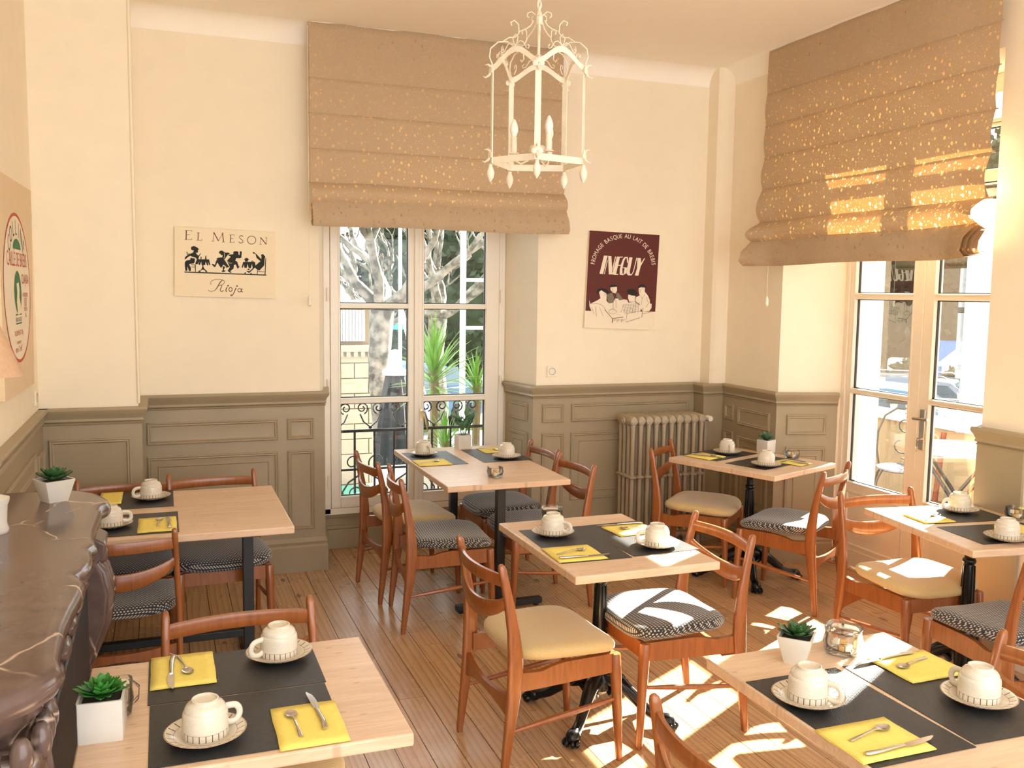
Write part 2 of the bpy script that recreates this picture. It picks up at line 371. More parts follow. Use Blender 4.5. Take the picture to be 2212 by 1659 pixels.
# wainscot frames -------------------------------------------------
def frame_m(o, ux, nz):
    ux = Vector(ux).normalized(); n = Vector(nz).normalized()
    return Matrix(((ux.x, n.x, 0, o[0]), (ux.y, n.y, 0, o[1]), (ux.z, n.z, 1, o[2]), (0, 0, 0, 1)))  # local x along, y outward, z up
def wpanel(par, fm, u0, u1, z0, z1, inner=False):
    m = MB(fm); pr = [(0, 0), (0, .009), (.006, .013), (.012, .009), (.018, .011), (.024, .004), (.03, .003)]
    if inner: pr += [(.055, .003), (.06, .007), (.066, .003)]
    rings = [[(u0+i, h, z0+i), (u1-i, h, z0+i), (u1-i, h, z1-i), (u0+i, h, z1-i)] for i, h in pr]
    m.loft(rings, (0, 1)); return m.obj('panel', paint, par, 20, world=False)
CAPR = [(0, 0), (.018, 0), (.022, .006), (.014, .012), (.026, .02), (.022, .032), (.03, .05), (.042, .066), (.045, .078), (.04, .09), (0, .09)]
BASE = [(0, 0), (.032, 0), (.032, .125), (.024, .135), (.028, .15), (.012, .175), (0, .18)]
def sweep(m, prof, path, z0):
    pts = [Vector(p) for p in path]; rings = []
    for i, p in enumerate(pts):
        d0 = (pts[i]-pts[i-1]).normalized() if i else None; d1 = (pts[i+1]-pts[i]).normalized() if i < len(pts)-1 else None
        n0 = Vector((d0.y, -d0.x)) if d0 else None; n1 = Vector((d1.y, -d1.x)) if d1 else None
        if n0 and n1: b = (n0+n1).normalized(); n = b/max(.35, b.dot(n0))
        else: n = n0 or n1
        rings.append([(p.x+n.x*a, p.y+n.y*a, z0+b) for a, b in prof])
    m.loft(rings)
CZ = 1.045
def dado(path, wall, capz=CZ, name_no=2, base='baseboard_back', basez=1.):
    m = MB(); sweep(m, [(0, .0), (.015, 0), (.015, capz), (0, capz)], path, 0); d = m.obj('wainscot', paint, wall, 30)
    c = MB(); sweep(c, CAPR, path, capz-.008); tag(c.obj('chair_rail', paint, wall, 30))
    b = MB(); sweep(b, [(a, z*basez) for a, z in BASE], [p for p in path], 0)
    tag(b.obj(base, paint, None, 30), kind='structure')
# path order so that the outward normal (right-hand side) faces the room
dado([(.985, 6.06), (.915, 5.75), (-.13, 5.75), (-.13, 5.235), (-.6, 5.235)][::-1] if False else [(-.6, 5.235), (-.13, 5.235), (-.13, 5.75), (.915, 5.75), (.955, 6.0)], wall_back, base='baseboard_back', basez=1.25)
dado([(2.275, 6.12), (2.33, 5.75), (3.58, 5.75), (3.58, 5.62), (3.74, 5.62), (3.74, 5.0), (4.12, 4.885)], wall_back, base='baseboard_right')
dado([(4.1, 3.555), (3.74, 3.39), (3.74, 3.15), (3.765, 3.15)], wall_right, base='baseboard_near')
dado([(-.6, 3.75), (-.6, 5.235)][::1], wall_left, base='baseboard_left')
yb = 5.735
F_b = frame_m((0, yb, 0), (1, 0, 0), (0, -1, 0))
for u0, u1, z0, z1, inn in [(-.10, .645, .835, .965, 0), (-.10, .645, .30, .765, 1), (.70, .86, .835, .965, 0), (.70, .86, .27, .765, 0),
                            (2.385, 2.545, .875, 1.0, 0), (2.60, 3.52, .875, 1.0, 0), (2.385, 2.545, .30, .80, 0), (2.60, 3.52, .33, .80, 1)]:
    wpanel(wall_back, F_b, u0, u1, z0, z1, inn)
wpanel(wall_back, frame_m((0, 5.22, 0), (1, 0, 0), (0, -1, 0)), -.56, -.17, .27, .965)
# left wall panels
F_l = frame_m((-.585, 0, 0), (0, 1, 0), (1, 0, 0))
for u0, u1, z0, z1 in [(4.95, 5.17, .30, .93), (3.9, 4.85, .86, .96), (3.9, 4.85, .30, .78)]: wpanel(wall_left, F_l, u0, u1, z0, z1)
# right reveal of back window
def seg_frame(a, b, off=.015):
    d = Vector((b[0]-a[0], b[1]-a[1], 0)).normalized(); n = Vector((d.y, -d.x, 0))
    return frame_m((a[0]+n.x*off, a[1]+n.y*off, 0), d, n), math.dist(a, b)
f, L = seg_frame((2.275, 6.12), (2.33, 5.75)); wpanel(wall_back, f, .06, L-.06, .88, 1.0); wpanel(wall_back, f, .06, L-.06, .33, .80, 1)
f, L = seg_frame((3.74, 5.62), (3.74, 5.0)); wpanel(wall_right, f, .05, .16, .88, .99); wpanel(wall_right, f, .21, L-.05, .86, .98); wpanel(wall_right, f, .05, .16, .3, .80); wpanel(wall_right, f, .21, L-.05, .3, .78, 1)
f, L = seg_frame((3.74, 5.0), (4.12, 4.885)); wpanel(wall_right, f, .06, L-.07, .85, .98); wpanel(wall_right, f, .06, L-.07, .28, .77, 1)
# corner pipe casing
tag(MB().prism([(3.62, 5.75), (3.62, 5.63), (3.64, 5.61), (3.74, 5.61), (3.74, 5.75)], 1.12, H).obj('trim_2', plaster), kind='structure')
tag(MB().box(-.135, -.12, 5.225, 5.25, 1.14, H).obj('trim_3', plaster, bevel=.006), kind='structure')
# apron under the back window
ap = MB(); ap.box(.93, 2.29, 6.18, 6.22, -.01, .245); ap.box(.93, 2.29, 6.165, 6.19, .0, .135); ap.box(.93, 2.29, 6.172, 6.19, .135, .16); ap.box(.93, 2.29, 6.165, 6.19, .215, .25)
ap.obj('wainscot', paint, wall_back, bevel=.004)

# ------------------------------------------------------------------ windows
def bars(m, fm, rects, d0, d1):
    q = MB(fm)
    for u0, u1, z0, z1 in rects: q.box(u0, u1, d0, d1, z0, z1)
    m.v += [v for v in q.v] if False else []
    m.add(q.v, q.f)
def leaf(root, fm, g0, g1, s0, s1, glass, bottom, top, d0, d1, extra=None):
    """one casement: glass from g0..g1, stiles s0..g0 and g1..s1, rails between panes"""
    m = MB(); rects = [(s0, g0, bottom, top), (g1, s1, bottom, top), (g0, g1, bottom, glass[0][0]), (g0, g1, glass[-1][1], top)]
    for i in range(len(glass)-1): rects.append((g0, g1, glass[i][1], glass[i+1][0]))
    bars(m, fm, rects, d0, d1)
    sash = m.obj('sash', whitep, root, 30, bevel=.004)
    gk = MB()
    for a, b in glass:
        bars(gk, fm, [(g0-.001, g0+.006, a, b), (g1-.006, g1+.001, a, b), (g0, g1, a-.001, a+.005), (g0, g1, b-.005, b+.001)], (d0+d1)/2-.008, (d0+d1)/2+.008)
    gk.obj('glazing_seal', gasket, sash, 0)
    for a, b in glass:
        q = MB(fm).box(g0, g1, (d0+d1)/2-.002, (d0+d1)/2+.002, a, b); q.obj('pane', pane_m, sash, 0)
    # slim mouldings
    mm = MB()
    for a, b in glass:
        r = MB(fm); pr = [(-.012, d1-.001), (-.012, d1+.006), (-.004, d1+.006), (0, d1-.006)]
        r.loft([[(g0+i, h, a+i), (g1-i, h, a+i), (g1-i, h, b-i), (g0+i, h, b-i)] for i, h in pr], (0, 0)); mm.add(r.v, r.f)
    mm.obj('glazing_bead', whitep, sash, 30)
    return sash
F_w = frame_m((0, 6.16, 0), (1, 0, 0), (0, -1, 0))
win = thing('window_1', (1.62, 6.15, .25), kind='structure')
win2 = win
m = MB(); bars(m, F_w, [(.985, 1.03, .25, 2.95), (2.21, 2.255, .25, 2.95), (.985, 2.255, 2.88, 2.97), (.985, 2.255, .245, .29)], -.04, .03)
def inw(o, root): o.parent = root; o.matrix_parent_inverse = T(-root.location); return o
inw(m.obj('window_frame', whitep, None, 30, bevel=.004), win)
WG = [(.37, .995), (1.035, 1.63), (1.665, 2.26), (2.295, 2.80)]
for g0, g1, s0, s1 in ((1.097, 1.556, 1.032, 1.612), (1.667, 2.11, 1.616, 2.208)):
    inw(leaf(None, F_w, g0, g1, s0, s1, WG, .292, 2.878, -.02, .035), win)
m = MB(); bars(m, F_w, [(1.596, 1.632, .3, 2.87)], .035, .046); inw(m.obj('astragal', whitep, None, bevel=.006), win)
m = MB(F_w); m.box(1.640, 1.662, .035, .042, .86, .95); m.tube([(1.651, .045, .93), (1.651, .075, .93), (1.656, .085, .92), (1.672, .085, .85), (1.684, .08, .80)], [.007, .007, .007, .0075, .006]); inw(m.obj('window_handle', brass, None), win)
for hx in (1.014, 2.222):
    for hz in (.47, 1.12, 1.72):
        inw(MB(F_w).tube([(hx, .04, hz-.045), (hx, .04, hz+.045)], .008).obj('hinge', whitep, None), win)
# door in the right wall
F_d = frame_m((4.185, 0, 0), (0, -1, 0), (-1, 0, 0))   # local u = -y
door = thing('door_1', (4.18, 4.22, 0), kind='structure')
m = MB(); bars(m, F_d, [(-4.885, -4.85, 0, 2.93), (-3.60, -3.555, 0, 2.93), (-4.885, -3.555, 2.83, 2.93), (-4.885, -3.555, 2.682, 2.70)], -.05, .04)
inw(m.obj('door_frame', whitep, None, 30, bevel=.004), door)
DG = [(.56, 1.13), (1.165, 1.735), (1.775, 2.375), (2.44, 2.66)]
for g0, g1, s0, s1 in ((-4.795, -4.31, -4.85, -4.228), (-4.14, -3.65, -4.222, -3.60)):
    l = leaf(None, F_d, g0, g1, s0, s1, DG, .01, 2.68, -.02, .03); inw(l, door)
    p = MB(F_d); pr = [(0, .03), (0, .036), (.012, .038), (.02, .028), (.04, .026), (.07, .034)]
    p.loft([[(g0+i+.0, h, .14+i), (g1-i, h, .14+i), (g1-i, h, .50-i), (g0+i, h, .50-i)] for i, h in pr], (0, 1)); q = p.obj('door_panel', whitep, None, 20); q.parent = l
    b = MB(F_d); b.box(s0+.01, s1-.01, .03, .042, .012, .12); q = b.obj('kick_rail', whitep, None, bevel=.004); q.parent = l
for a, b in ((-4.795, -4.24), (-4.21, -3.65)):
    inw(MB(F_d).box(a, b, -.002, .002, 2.70, 2.83).obj('pane', pane_m, None, 0), door)
m = MB(); bars(m, F_d, [(-4.31, -4.14, 2.69, 2.84)], -.03, .03); inw(m.obj('transom_mullion', whitep, None), door)
m = MB(F_d); m.box(-4.205, -4.165, .03, .036, .86, 1.10); hd = inw(m.obj('lock_plate', steel, None, bevel=.003), door)
m = MB(F_d); m.tube([(-4.185, .036, 1.045), (-4.185, .075, 1.045)], .009); m.tube([(-4.185, .075, 1.045), (-4.10, .078, 1.05)], .0085); m.tube([(-4.185, .075, 1.045), (-4.215, .075, 1.045)], .0085); q = m.obj('handle', steel, None); q.parent = door; q.matrix_parent_inverse = T(-door.location)
m = MB(F_d); m.tube([(-4.185, .036, .925), (-4.185, .06, .925)], .009, 10); m.box(-4.188, -4.182, .058, .066, .88, .925); m.tube([(-4.185, .064, .885), (-4.179, .07, .87), (-4.185, .064, .852), (-4.191, .07, .87), (-4.185, .064, .885)], .0015, 5)
q = m.obj('key', steel, None); q.parent = door; q.matrix_parent_inverse = T(-door.location)
for hz in (.35, 1.3, 2.2): inw(MB(F_d).tube([(-4.862, .035, hz-.05), (-4.862, .035, hz+.05)], .008).obj('hinge', whitep, None), door)
# added unseen side window, lets a sun strip onto the front right table
sw = thing('added_window_2', (3.95, 2.98, 0), kind='structure')
m = MB(); m.box(3.765, 3.79, 3.0, 3.01, 1.15, 2.3).box(3.765, 3.79, 3.14, 3.15, 1.15, 2.3).box(3.765, 3.79, 3.0, 3.15, 1.15, 1.2).box(3.765, 3.79, 3.0, 3.15, 2.26, 2.3)
inw(m.obj('window_frame', whitep, None), sw); inw(MB().box(3.775, 3.779, 3.01, 3.14, 1.2, 2.26).obj('pane', pane_m, None, 0), sw)

# ================================================================== ROMAN BLINDS
def blind(loc, rz, W, seams, zb, label, flare, skew=0.):
    root = thing('roman_blind', loc, label, 'blind', rz)
    def strip(prof, name, x0=0., x1=None, ny=44, wob=.0025):
        x1 = W if x1 is None else x1; rings = []
        for i in range(ny+1):
            t = i/ny; rr = []
            for (d, z) in prof:
                e = flare*max(0, (abs(t-.5)*2-.8)/.2)*min(1, max(0, (2.6-z)/.5))
                s = skew*max(0, (3.0-z))*t
                rr.append((x0+t*(x1-x0)+s, -(d*(1+e*1.4))-wob*math.sin(t*23+z*9)-wob*math.sin(t*51+z*31)*.5, z+.004*math.sin(t*9+z*5)*(1 if z < 2.5 else .3)))
            rings.append(rr)
        m = MB(); n = len(prof)
        vs = [p for r in rings for p in r]; fs = [(i*n+j, i*n+j+1, (i+1)*n+j+1, (i+1)*n+j) for i in range(ny) for j in range(n-1)]
        return m.add(vs, fs).obj(name, blindm, root, 60)
    ss = seams
    for i in range(len(ss)-1):
        a, b = ss[i], ss[i+1]; dep = .006+.004*i if i < len(ss)-2 else .05
        prof = [(-.006, a+.007)]+[(.004+dep*math.sin(PI*k/8)+(.002*i), sm(a, b, k/8)) for k in range(9)]
        prof.append((-.004, b+.001))
        strip(prof, 'fabric_fold')
        if i < len(ss)-2:
            MB().tube([(-.008, -.002-.002*i, b), (W+.008+skew*max(0, 3-b), -.002-.002*i, b)], .0032, 6).obj('batten', blindm, root)
    zt = ss[-1]
    for k in range(4):
        a = zt+.02-.012*k; b = zb+.004*k*2+(.0 if k else 0); d = .03+.018*(3-k)*.8
        strip([(.0+d*.5, a+.01), (d, sm(a, b, .4)), (d*1.12, sm(a, b, .8)), (d*.9, b), (d*.3, b+.012)], 'hem_fold', wob=.004+.001*k)
    MB().box(.004, W-.004, .002, .03, ss[0]-.035, H-.001-loc[2]).obj('headrail', whitep, root)
    return root
b1 = blind((.833, 5.62, 0), 0, 1.61, [3.298, 2.983, 2.782, 2.578, 2.382, 2.245], 2.125, 'taupe spotted roman blind half lowered over the railing window, behind the lantern', .3, .03)
b2 = blind((3.66, 5.12, 0), -PI/2, 1.78, [3.298, 3.03, 2.83, 2.63, 2.43, 2.22, 2.075], 1.94, 'taupe spotted roman blind over the glazed door, sun squares glowing through it', .9, .0)
for root, p in ((b1, (-.012, -.02, 0)), (b2, (.07, -.0, 0))):
    zt, z0 = 3.27, (1.69 if root == b1 else 1.72)
    MB().tube([(p[0], p[1], zt), (p[0], p[1], z0)], .0014, 5).obj('pull_cord', ironwhite, root)
    MB().lathe([(.004, .035), (.011, .02), (.012, -.02), (.004, -.03)], 10, (p[0], p[1], z0-.01)).obj('cord_weight', whitep, root)

# ================================================================== POSTERS
class Art:
    """flat print mapped onto a tilted canvas by its four corners (picture units -> world)"""
    def __init__(s, px4, w4, nrm):
        s.px = [Vector(p) for p in px4]; s.w = [Vector(p) for p in w4]; s.n = Vector(nrm); s.items = {}
    def uv(s, p):
        a, b, c, d = s.px; u = v = .5; p = Vector(p)
        for _ in range(12):
            q = a*(1-u)*(1-v)+b*u*(1-v)+c*u*v+d*(1-u)*v; e = p-q
            du = (b-a)*(1-v)+(c-d)*v; dv = (d-a)*(1-u)+(c-b)*u; det = du.x*dv.y-du.y*dv.x
            u += (e.x*dv.y-e.y*dv.x)/det; v += (du.x*e.y-du.y*e.x)/det
        return u, v
    def P(s, p, h):
        u, v = s.uv(p); a, b, c, d = s.w
        return a*(1-u)*(1-v)+b*u*(1-v)+c*u*v+d*(1-u)*v+s.n*h
    def poly(s, name, mat, polys, h):
        m = s.items.setdefault((name, mat.name), (MB(), mat))[0]
        for pl in polys:
            tr = tessellate_polygon([[Vector((x, y, 0)) for x, y in pl]]); m.add([s.P(p, h) for p in pl], tr)
    def line(s, name, mat, pts, w, h):
        pts = [Vector(p) for p in pts]; L = []; R = []
        for i, p in enumerate(pts):
            t = (pts[min(i+1, len(pts)-1)]-pts[max(i-1, 0)]).normalized(); n = Vector((-t.y, t.x))*w/2; L.append(p+n); R.append(p-n)
        m = s.items.setdefault((name, mat.name), (MB(), mat))[0]; k = len(pts)
        m.add([s.P(p, h) for p in L+R], [(i, i+1, k+i+1, k+i) for i in range(k-1)])
    def text(s, name, mat, txt, pos, size, h, ang=0., sx=1., font_h=1.):
        cu = bpy.data.curves.new('t', 'FONT'); cu.body = txt; cu.size = 1.; cu.align_x = 'CENTER'; o = bpy.data.objects.new('t', cu); COL.objects.link(o)
        me = bpy.data.meshes.new_from_object(o, depsgraph=bpy.context.evaluated_depsgraph_get()); bpy.data.objects.remove(o)
        c, q = math.cos(ang), math.sin(ang); m = s.items.setdefault((name, mat.name), (MB(), mat))[0]; vs = []
        for v in me.vertices:
            X, Y = v.co.x*size*sx, v.co.y*size; vs.append(s.P((pos[0]+X*c+Y*q, pos[1]+X*q-Y*c), h))
        m.add(vs, [tuple(p.vertices) for p in me.polygons]); bpy.data.meshes.remove(me)
    def finish(s, root):
        for (n, _), (m, mat) in s.items.items():
            o = m.obj(n, mat, root, 0, world=True)
def canvas(a, root, mat, th=.02, px4=None):
    m = MB(); c = [a.P(p, 0) for p in (px4 or a.px)]; b = [p-a.n*th for p in c]
    m.add(c+b, [(0, 1, 2, 3), (7, 6, 5, 4), (0, 4, 5, 1), (1, 5, 6, 2), (2, 6, 7, 3), (3, 7, 4, 0)]); return m.obj('canvas', mat, root, 0, world=True)
n = (0, -1, 0); yw = 5.728
A = Art([(65, 100), (2080, 210), (2075, 1525), (75, 1440)], [(.076, yw, 2.102), (.642, yw, 2.088), (.638, yw, 1.694), (.068, yw, 1.704)], n)
r = thing('canvas_sign', (.355, yw, 1.7), 'cream canvas print reading El Meson Rioja with black dancing and drinking silhouettes', 'sign')
canvas(A, r, canvasm); hh = .0006
def serif(strokes):
    for pts, wd in strokes: A.line('lettering', inkbrown, pts, wd, hh)
def bar(x0, x1, y): return ([(x0, y), (x1, y)], 7)
# E L  M E S O N drawn as thin roman capitals
serif([([(295, 178), (290, 355)], 20), bar(262, 398, 178), bar(262, 398, 356), ([(298, 262), (370, 264)], 8), ([(398, 176), (396, 205)], 7), ([(398, 358), (396, 328)], 7),
       ([(528, 222), (522, 365)], 16), bar(496, 556, 220), bar(490, 600, 368), ([(600, 370), (600, 338)], 7),
       ([(835, 220), (815, 380)], 8), bar(785, 845, 384), ([(835, 218), (925, 380)], 18), ([(925, 380), (1010, 228)], 8), ([(1005, 226), (1025, 400)], 18), bar(995, 1050, 402), bar(812, 845, 216), bar(998, 1030, 224),
       ([(1168, 265), (1162, 405)], 16), bar(1135, 1245, 264), bar(1135, 1245, 410), ([(1168, 335), (1222, 337)], 8), ([(1244, 264), (1242, 288)], 6), ([(1244, 410), (1242, 385)], 6),
       ([(1415, 300), (1410, 283), (1380, 276), (1348, 290), (1345, 318), (1380, 348), (1412, 372), (1415, 402), (1385, 422), (1345, 415), (1328, 392)], 13),
       ([(1590+86*math.cos(a*PI/12), 363+78*math.sin(a*PI/12)) for a in range(25)], 13),
       ([(1778, 318), (1770, 446)], 8), bar(1750, 1800, 448), ([(1775, 316), (1888, 448)], 18), ([(1888, 450), (1896, 320)], 8), bar(1865, 1915, 318), bar(1755, 1790, 314)])
def cv2(p, w): A.line('script_lettering', inkbrown, p, w, hh)
def bez(*p):
    out = []
    for i in range(0, len(p)-1, 3):
        a, b, c, d = [Vector(q) for q in p[i:i+4]]
        out += [tuple(a*(1-t)**3+b*3*t*(1-t)**2+c*3*t*t*(1-t)+d*t**3) for t in [k/9 for k in range(10)]]
    return out
cv2(bez((785, 1232), (740, 1190), (800, 1120), (930, 1128), (1080, 1135), (1070, 1210), (990, 1240), (960, 1250), (930, 1250), (925, 1245)), 9)
cv2(bez((1010, 1140), (940, 1200), (900, 1330), (840, 1350), (790, 1370), (740, 1365), (725, 1330)), 9); cv2(bez((985, 1150), (930, 1210), (890, 1320), (850, 1345)), 9)
cv2(bez((985, 1240), (1010, 1280), (930, 1330), (975, 1362), (1000, 1375), (1010, 1360), (1030, 1345)), 14)
cv2(bez((1095, 1285), (1070, 1330), (1060, 1370), (1095, 1368)), 18); A.poly('script_lettering', inkbrown, [[(1115+18*math.cos(a), 1255+15*math.sin(a)) for a in [i*PI/5 for i in range(10)]], [(1295+18*math.cos(a), 1265+15*math.sin(a)) for a in [i*PI/5 for i in range(10)]]], hh)
cv2([(1165+32*math.cos(a*PI/8), 1330+40*math.sin(a*PI/8)) for a in range(17)], 15)
cv2(bez((1275, 1300), (1240, 1380), (1210, 1450), (1190, 1452), (1165, 1458), (1165, 1440), (1185, 1425)), 16)
cv2([(1345+34*math.cos(a*PI/8), 1348+34*math.sin(a*PI/8)) for a in range(17)], 13); cv2(bez((1400, 1315), (1375, 1350), (1365, 1385), (1408, 1380)), 15)
def blk(*polys): A.poly('silhouettes', inkblack, polys, hh)
blk([(262, 968), (1890, 1045), (1890, 1066), (262, 990)],
    # seated woman
    [(390, 495), (440, 478), (480, 490), (520, 515), (542, 548), (520, 560), (525, 600), (495, 612), (478, 600), (500, 640), (535, 665), (575, 612), (580, 625), (540, 690), (530, 735), (500, 735), (480, 705), (400, 680), (375, 665), (330, 690), (285, 730), (262, 735), (275, 690), (320, 650), (385, 622), (430, 600), (440, 560), (405, 560), (388, 540)],
    [(380, 705), (465, 720), (460, 790), (440, 815), (350, 825), (385, 900), (385, 960), (350, 965), (320, 870), (315, 960), (280, 955), (268, 850), (268, 790), (300, 755), (370, 745)],
    [(300, 590), (318, 590), (320, 630), (360, 620), (360, 632), (310, 645)],
    [(390, 830), (480, 838), (482, 975), (466, 975), (462, 892), (400, 888), (398, 878), (462, 882), (462, 848), (390, 842)],
    # left table
    [(490, 735), (740, 738), (765, 850), (745, 850), (715, 780), (728, 855), (700, 850), (672, 780), (665, 850), (640, 845), (625, 860), (600, 862), (585, 780), (560, 850), (530, 830), (545, 780), (515, 830), (470, 832)],
    [(572, 685), (592, 685), (592, 735), (572, 735)], [(668, 665), (684, 665), (690, 735), (655, 735), (666, 705)],
    [(608, 870), (632, 870), (640, 910), (700, 965), (705, 988), (680, 985), (650, 945), (618, 935), (590, 945), (565, 980), (530, 978), (535, 960), (570, 950), (598, 915)],
    # dancing pair
    [(930, 612), (955, 570), (1000, 565), (1030, 590), (1060, 605), (1120, 605), (1160, 625), (1110, 650), (1060, 720), (1040, 740), (1100, 830), (1140, 890), (1080, 905), (1060, 870), (1020, 845), (985, 905), (960, 890), (905, 800), (860, 890), (840, 885), (795, 840), (800, 820), (855, 845), (880, 765), (900, 740), (880, 730), (920, 705), (1000, 700), (1010, 660), (980, 655), (960, 630)],
    [(1010, 870), (1060, 885), (1030, 950), (1065, 960), (1060, 975), (1010, 988), (985, 978), (1010, 950)],
    [(1215, 600), (1240, 582), (1300, 580), (1330, 605), (1320, 635), (1345, 660), (1350, 600), (1345, 585), (1375, 580), (1392, 600), (1385, 660), (1385, 705), (1350, 720), (1280, 715), (1260, 770), (1300, 785), (1330, 880), (1360, 860), (1320, 918), (1300, 915), (1270, 840), (1235, 850), (1225, 920), (1160, 970), (1190, 995), (1160, 1003), (1105, 965), (1150, 890), (1110, 800), (1085, 765), (1165, 680), (1120, 665), (1130, 645), (1210, 640), (1225, 620)],
    # right table, pot, seated man
    [(1420, 788), (1655, 790), (1670, 870), (1640, 900), (1610, 915), (1595, 830), (1575, 915), (1530, 915), (1505, 830), (1490, 910), (1440, 905), (1435, 840), (1410, 905), (1385, 900)],
    [(1430, 745), (1475, 712), (1500, 712), (1540, 745), (1515, 755), (1515, 785), (1455, 785), (1455, 755)], [(1570, 785), (1600, 765), (1640, 785)],
    [(1612, 600), (1640, 600), (1665, 625), (1690, 640), (1785, 740), (1790, 690), (1780, 650), (1820, 638), (1870, 690), (1855, 730), (1850, 830), (1840, 870), (1745, 965), (1700, 945), (1655, 905), (1540, 1010), (1515, 1000), (1480, 965), (1545, 975), (1640, 890), (1740, 800), (1770, 780), (1690, 715), (1670, 640), (1615, 625)],
    [(1510, 925), (1540, 925), (1550, 950), (1505, 950)], [(1440, 1005), (1480, 995), (1475, 1020), (1445, 1025)], [(1560, 1010), (1590, 1010), (1590, 1030), (1560, 1028)],
    [(1870, 720), (1885, 720), (1870, 1045), (1852, 1045)], [(1700, 950), (1714, 950), (1710, 1038), (1696, 1036)], [(1714, 975), (1850, 985), (1850, 995), (1714, 985)])
for l in ([(370, 690), (470, 712)], [(500, 735), (465, 812)], [(1165, 690), (1090, 765), (1150, 815), (1195, 812)], [(1040, 610), (1048, 680), (1030, 720)], [(1020, 845), (1070, 880), (1075, 900)]): A.line('silhouette_highlights', canvasm, l, 7, hh*2)
A.finish(r)
# burgundy canvas
A = Art([(130, 60), (1225, 130), (1125, 1595), (40, 1578)], [(2.708, yw, 2.172), (3.244, yw, 2.159), (3.221, yw, 1.50), (2.682, yw, 1.517)], n)
r = thing('canvas_sign', (2.95, yw, 1.5), 'burgundy canvas print reading Ineguy with four men in berets around a table', 'sign')
canvas(A, r, canvasw)
A.poly('burgundy_field', burg, [[(130, 60), (1225, 130), (1146, 1310), (60, 1310)]], hh*.6)
txt = 'FROMAGE BASQUE AU LAIT DE BREBIS'; wts = [{' ': .62, 'I': .42, 'M': 1.3, 'Q': 1.15, 'O': 1.1, 'G': 1.1, 'A': 1.02, 'L': .8, 'E': .8, 'F': .8, 'T': .85}.get(c, .95) for c in txt]
tot = sum(wts); acc = 0
for c, wt in zip(txt, wts):
    t = (acc+wt/2)/tot; acc += wt; a = math.radians(sm(176, 3, t)); R_ = 446
    if c != ' ': A.text('lettering', inkivory, c, (650+R_*math.cos(a), 622-R_*math.sin(a)), 92, hh*1.5, PI/2-a, .78)
def SL(*pts): A.poly('lettering', inkivory, [list(pts)], hh*1.5)
SL((345, 448), (402, 450), (330, 735), (276, 730)); SL((393, 520), (405, 520), (355, 735), (344, 735)); SL((410, 452), (460, 455), (475, 738), (418, 738)); SL((475, 640), (518, 462), (530, 462), (482, 690))
SL((545, 462), (596, 462), (528, 742), (470, 740)); SL((560, 462), (640, 462), (638, 475), (590, 477)); SL((560, 590), (612, 590), (610, 602), (556, 602)); SL((500, 728), (565, 732), (563, 744), (500, 744))
SL((640, 500), (665, 468), (712, 465), (722, 500), (715, 560), (704, 560), (700, 485), (680, 485), (655, 540), (630, 650), (630, 720), (645, 735), (665, 640), (640, 640), (643, 628), (712, 630), (690, 720), (640, 748), (588, 742), (590, 660), (612, 570))
SL((740, 472), (790, 474), (745, 690), (750, 728), (775, 730), (800, 680), (850, 480), (864, 480), (810, 690), (775, 750), (720, 752), (695, 725), (697, 670))
SL((868, 480), (920, 482), (925, 560), (975, 484), (988, 486), (918, 610), (880, 755), (825, 752), (860, 640))
# four men
iv = lambda *p: A.poly('figures', inkivory, [list(p)], hh*1.2)
iv((120, 1140), (135, 1200), (250, 1140), (290, 1110), (265, 1010), (300, 985), (370, 1010), (385, 1060), (380, 1150), (420, 1190), (480, 1180), (520, 1110), (700, 1130), (720, 1175), (640, 1200), (700, 1180), (820, 1160), (930, 1230), (900, 1330), (700, 1330), (400, 1420), (320, 1330), (150, 1310), (120, 1240))
iv((440, 940), (545, 930), (545, 990), (520, 1035), (480, 1020), (445, 980)); iv((720, 1050), (835, 1060), (820, 1160), (735, 1160), (715, 1100))
iv((885, 930), (985, 940), (980, 1000), (1030, 1060), (1060, 1130), (1060, 1180), (1090, 1190), (1085, 1255), (1050, 1300), (940, 1310), (900, 1200), (830, 1150), (840, 1090), (900, 1060), (885, 1000))
A.poly('figures', inkgrey, [[(390, 1050), (470, 1020), (500, 1100), (480, 1180), (420, 1190), (395, 1130)], [(540, 1010), (580, 1040), (640, 1130), (580, 1140), (530, 1080)]], hh*1.3)
A.poly('berets', inkblack, [[(230, 1020), (245, 975), (310, 950), (380, 970), (430, 1020), (420, 1040), (370, 1030), (300, 985), (240, 1042)], [(430, 930), (455, 900), (510, 893), (555, 915), (558, 930), (500, 922), (440, 945)],
                            [(695, 985), (730, 965), (800, 962), (850, 990), (860, 1030), (835, 1068), (760, 1060), (715, 1035)], [(870, 930), (905, 895), (960, 885), (1015, 925), (1000, 945), (940, 925), (885, 948)]], hh*2.2)
lk = lambda *p, w=6: A.line('drawn_lines', inkgrey, list(p), w, hh*2)
for i in range(7): lk((650+i*38, 1200-i*4), (600+i*45, 1330), w=5); lk((620+i*6, 1215+i*22), (900-i*12, 1180+i*24), w=4)
lk((355, 1290), (470, 1425), (640, 1400), w=11); lk((470, 1425), (465, 1500), w=10); lk((700, 1330), (680, 1480), (900, 1405), w=8); lk((950, 1250), (930, 1400), w=8); lk((1060, 1320), (940, 1345), w=5)
lk((215, 1240), (225, 1400), w=6); lk((130, 1200), (250, 1195), (330, 1230), (380, 1320), w=5); lk((150, 1250), (190, 1360), w=5); lk((270, 1250), (330, 1390), w=4); lk((490, 1130), (480, 1260), (530, 1265), (525, 1130), (510, 1120), (490, 1135), w=6)
lk(*[(475+60*math.cos(a*PI/8), 1315+40*math.sin(a*PI/8)) for a in range(17)], w=5); lk((430, 1310), (475, 1270), (520, 1310), w=5); lk((475, 1275), (475, 1340), w=4)
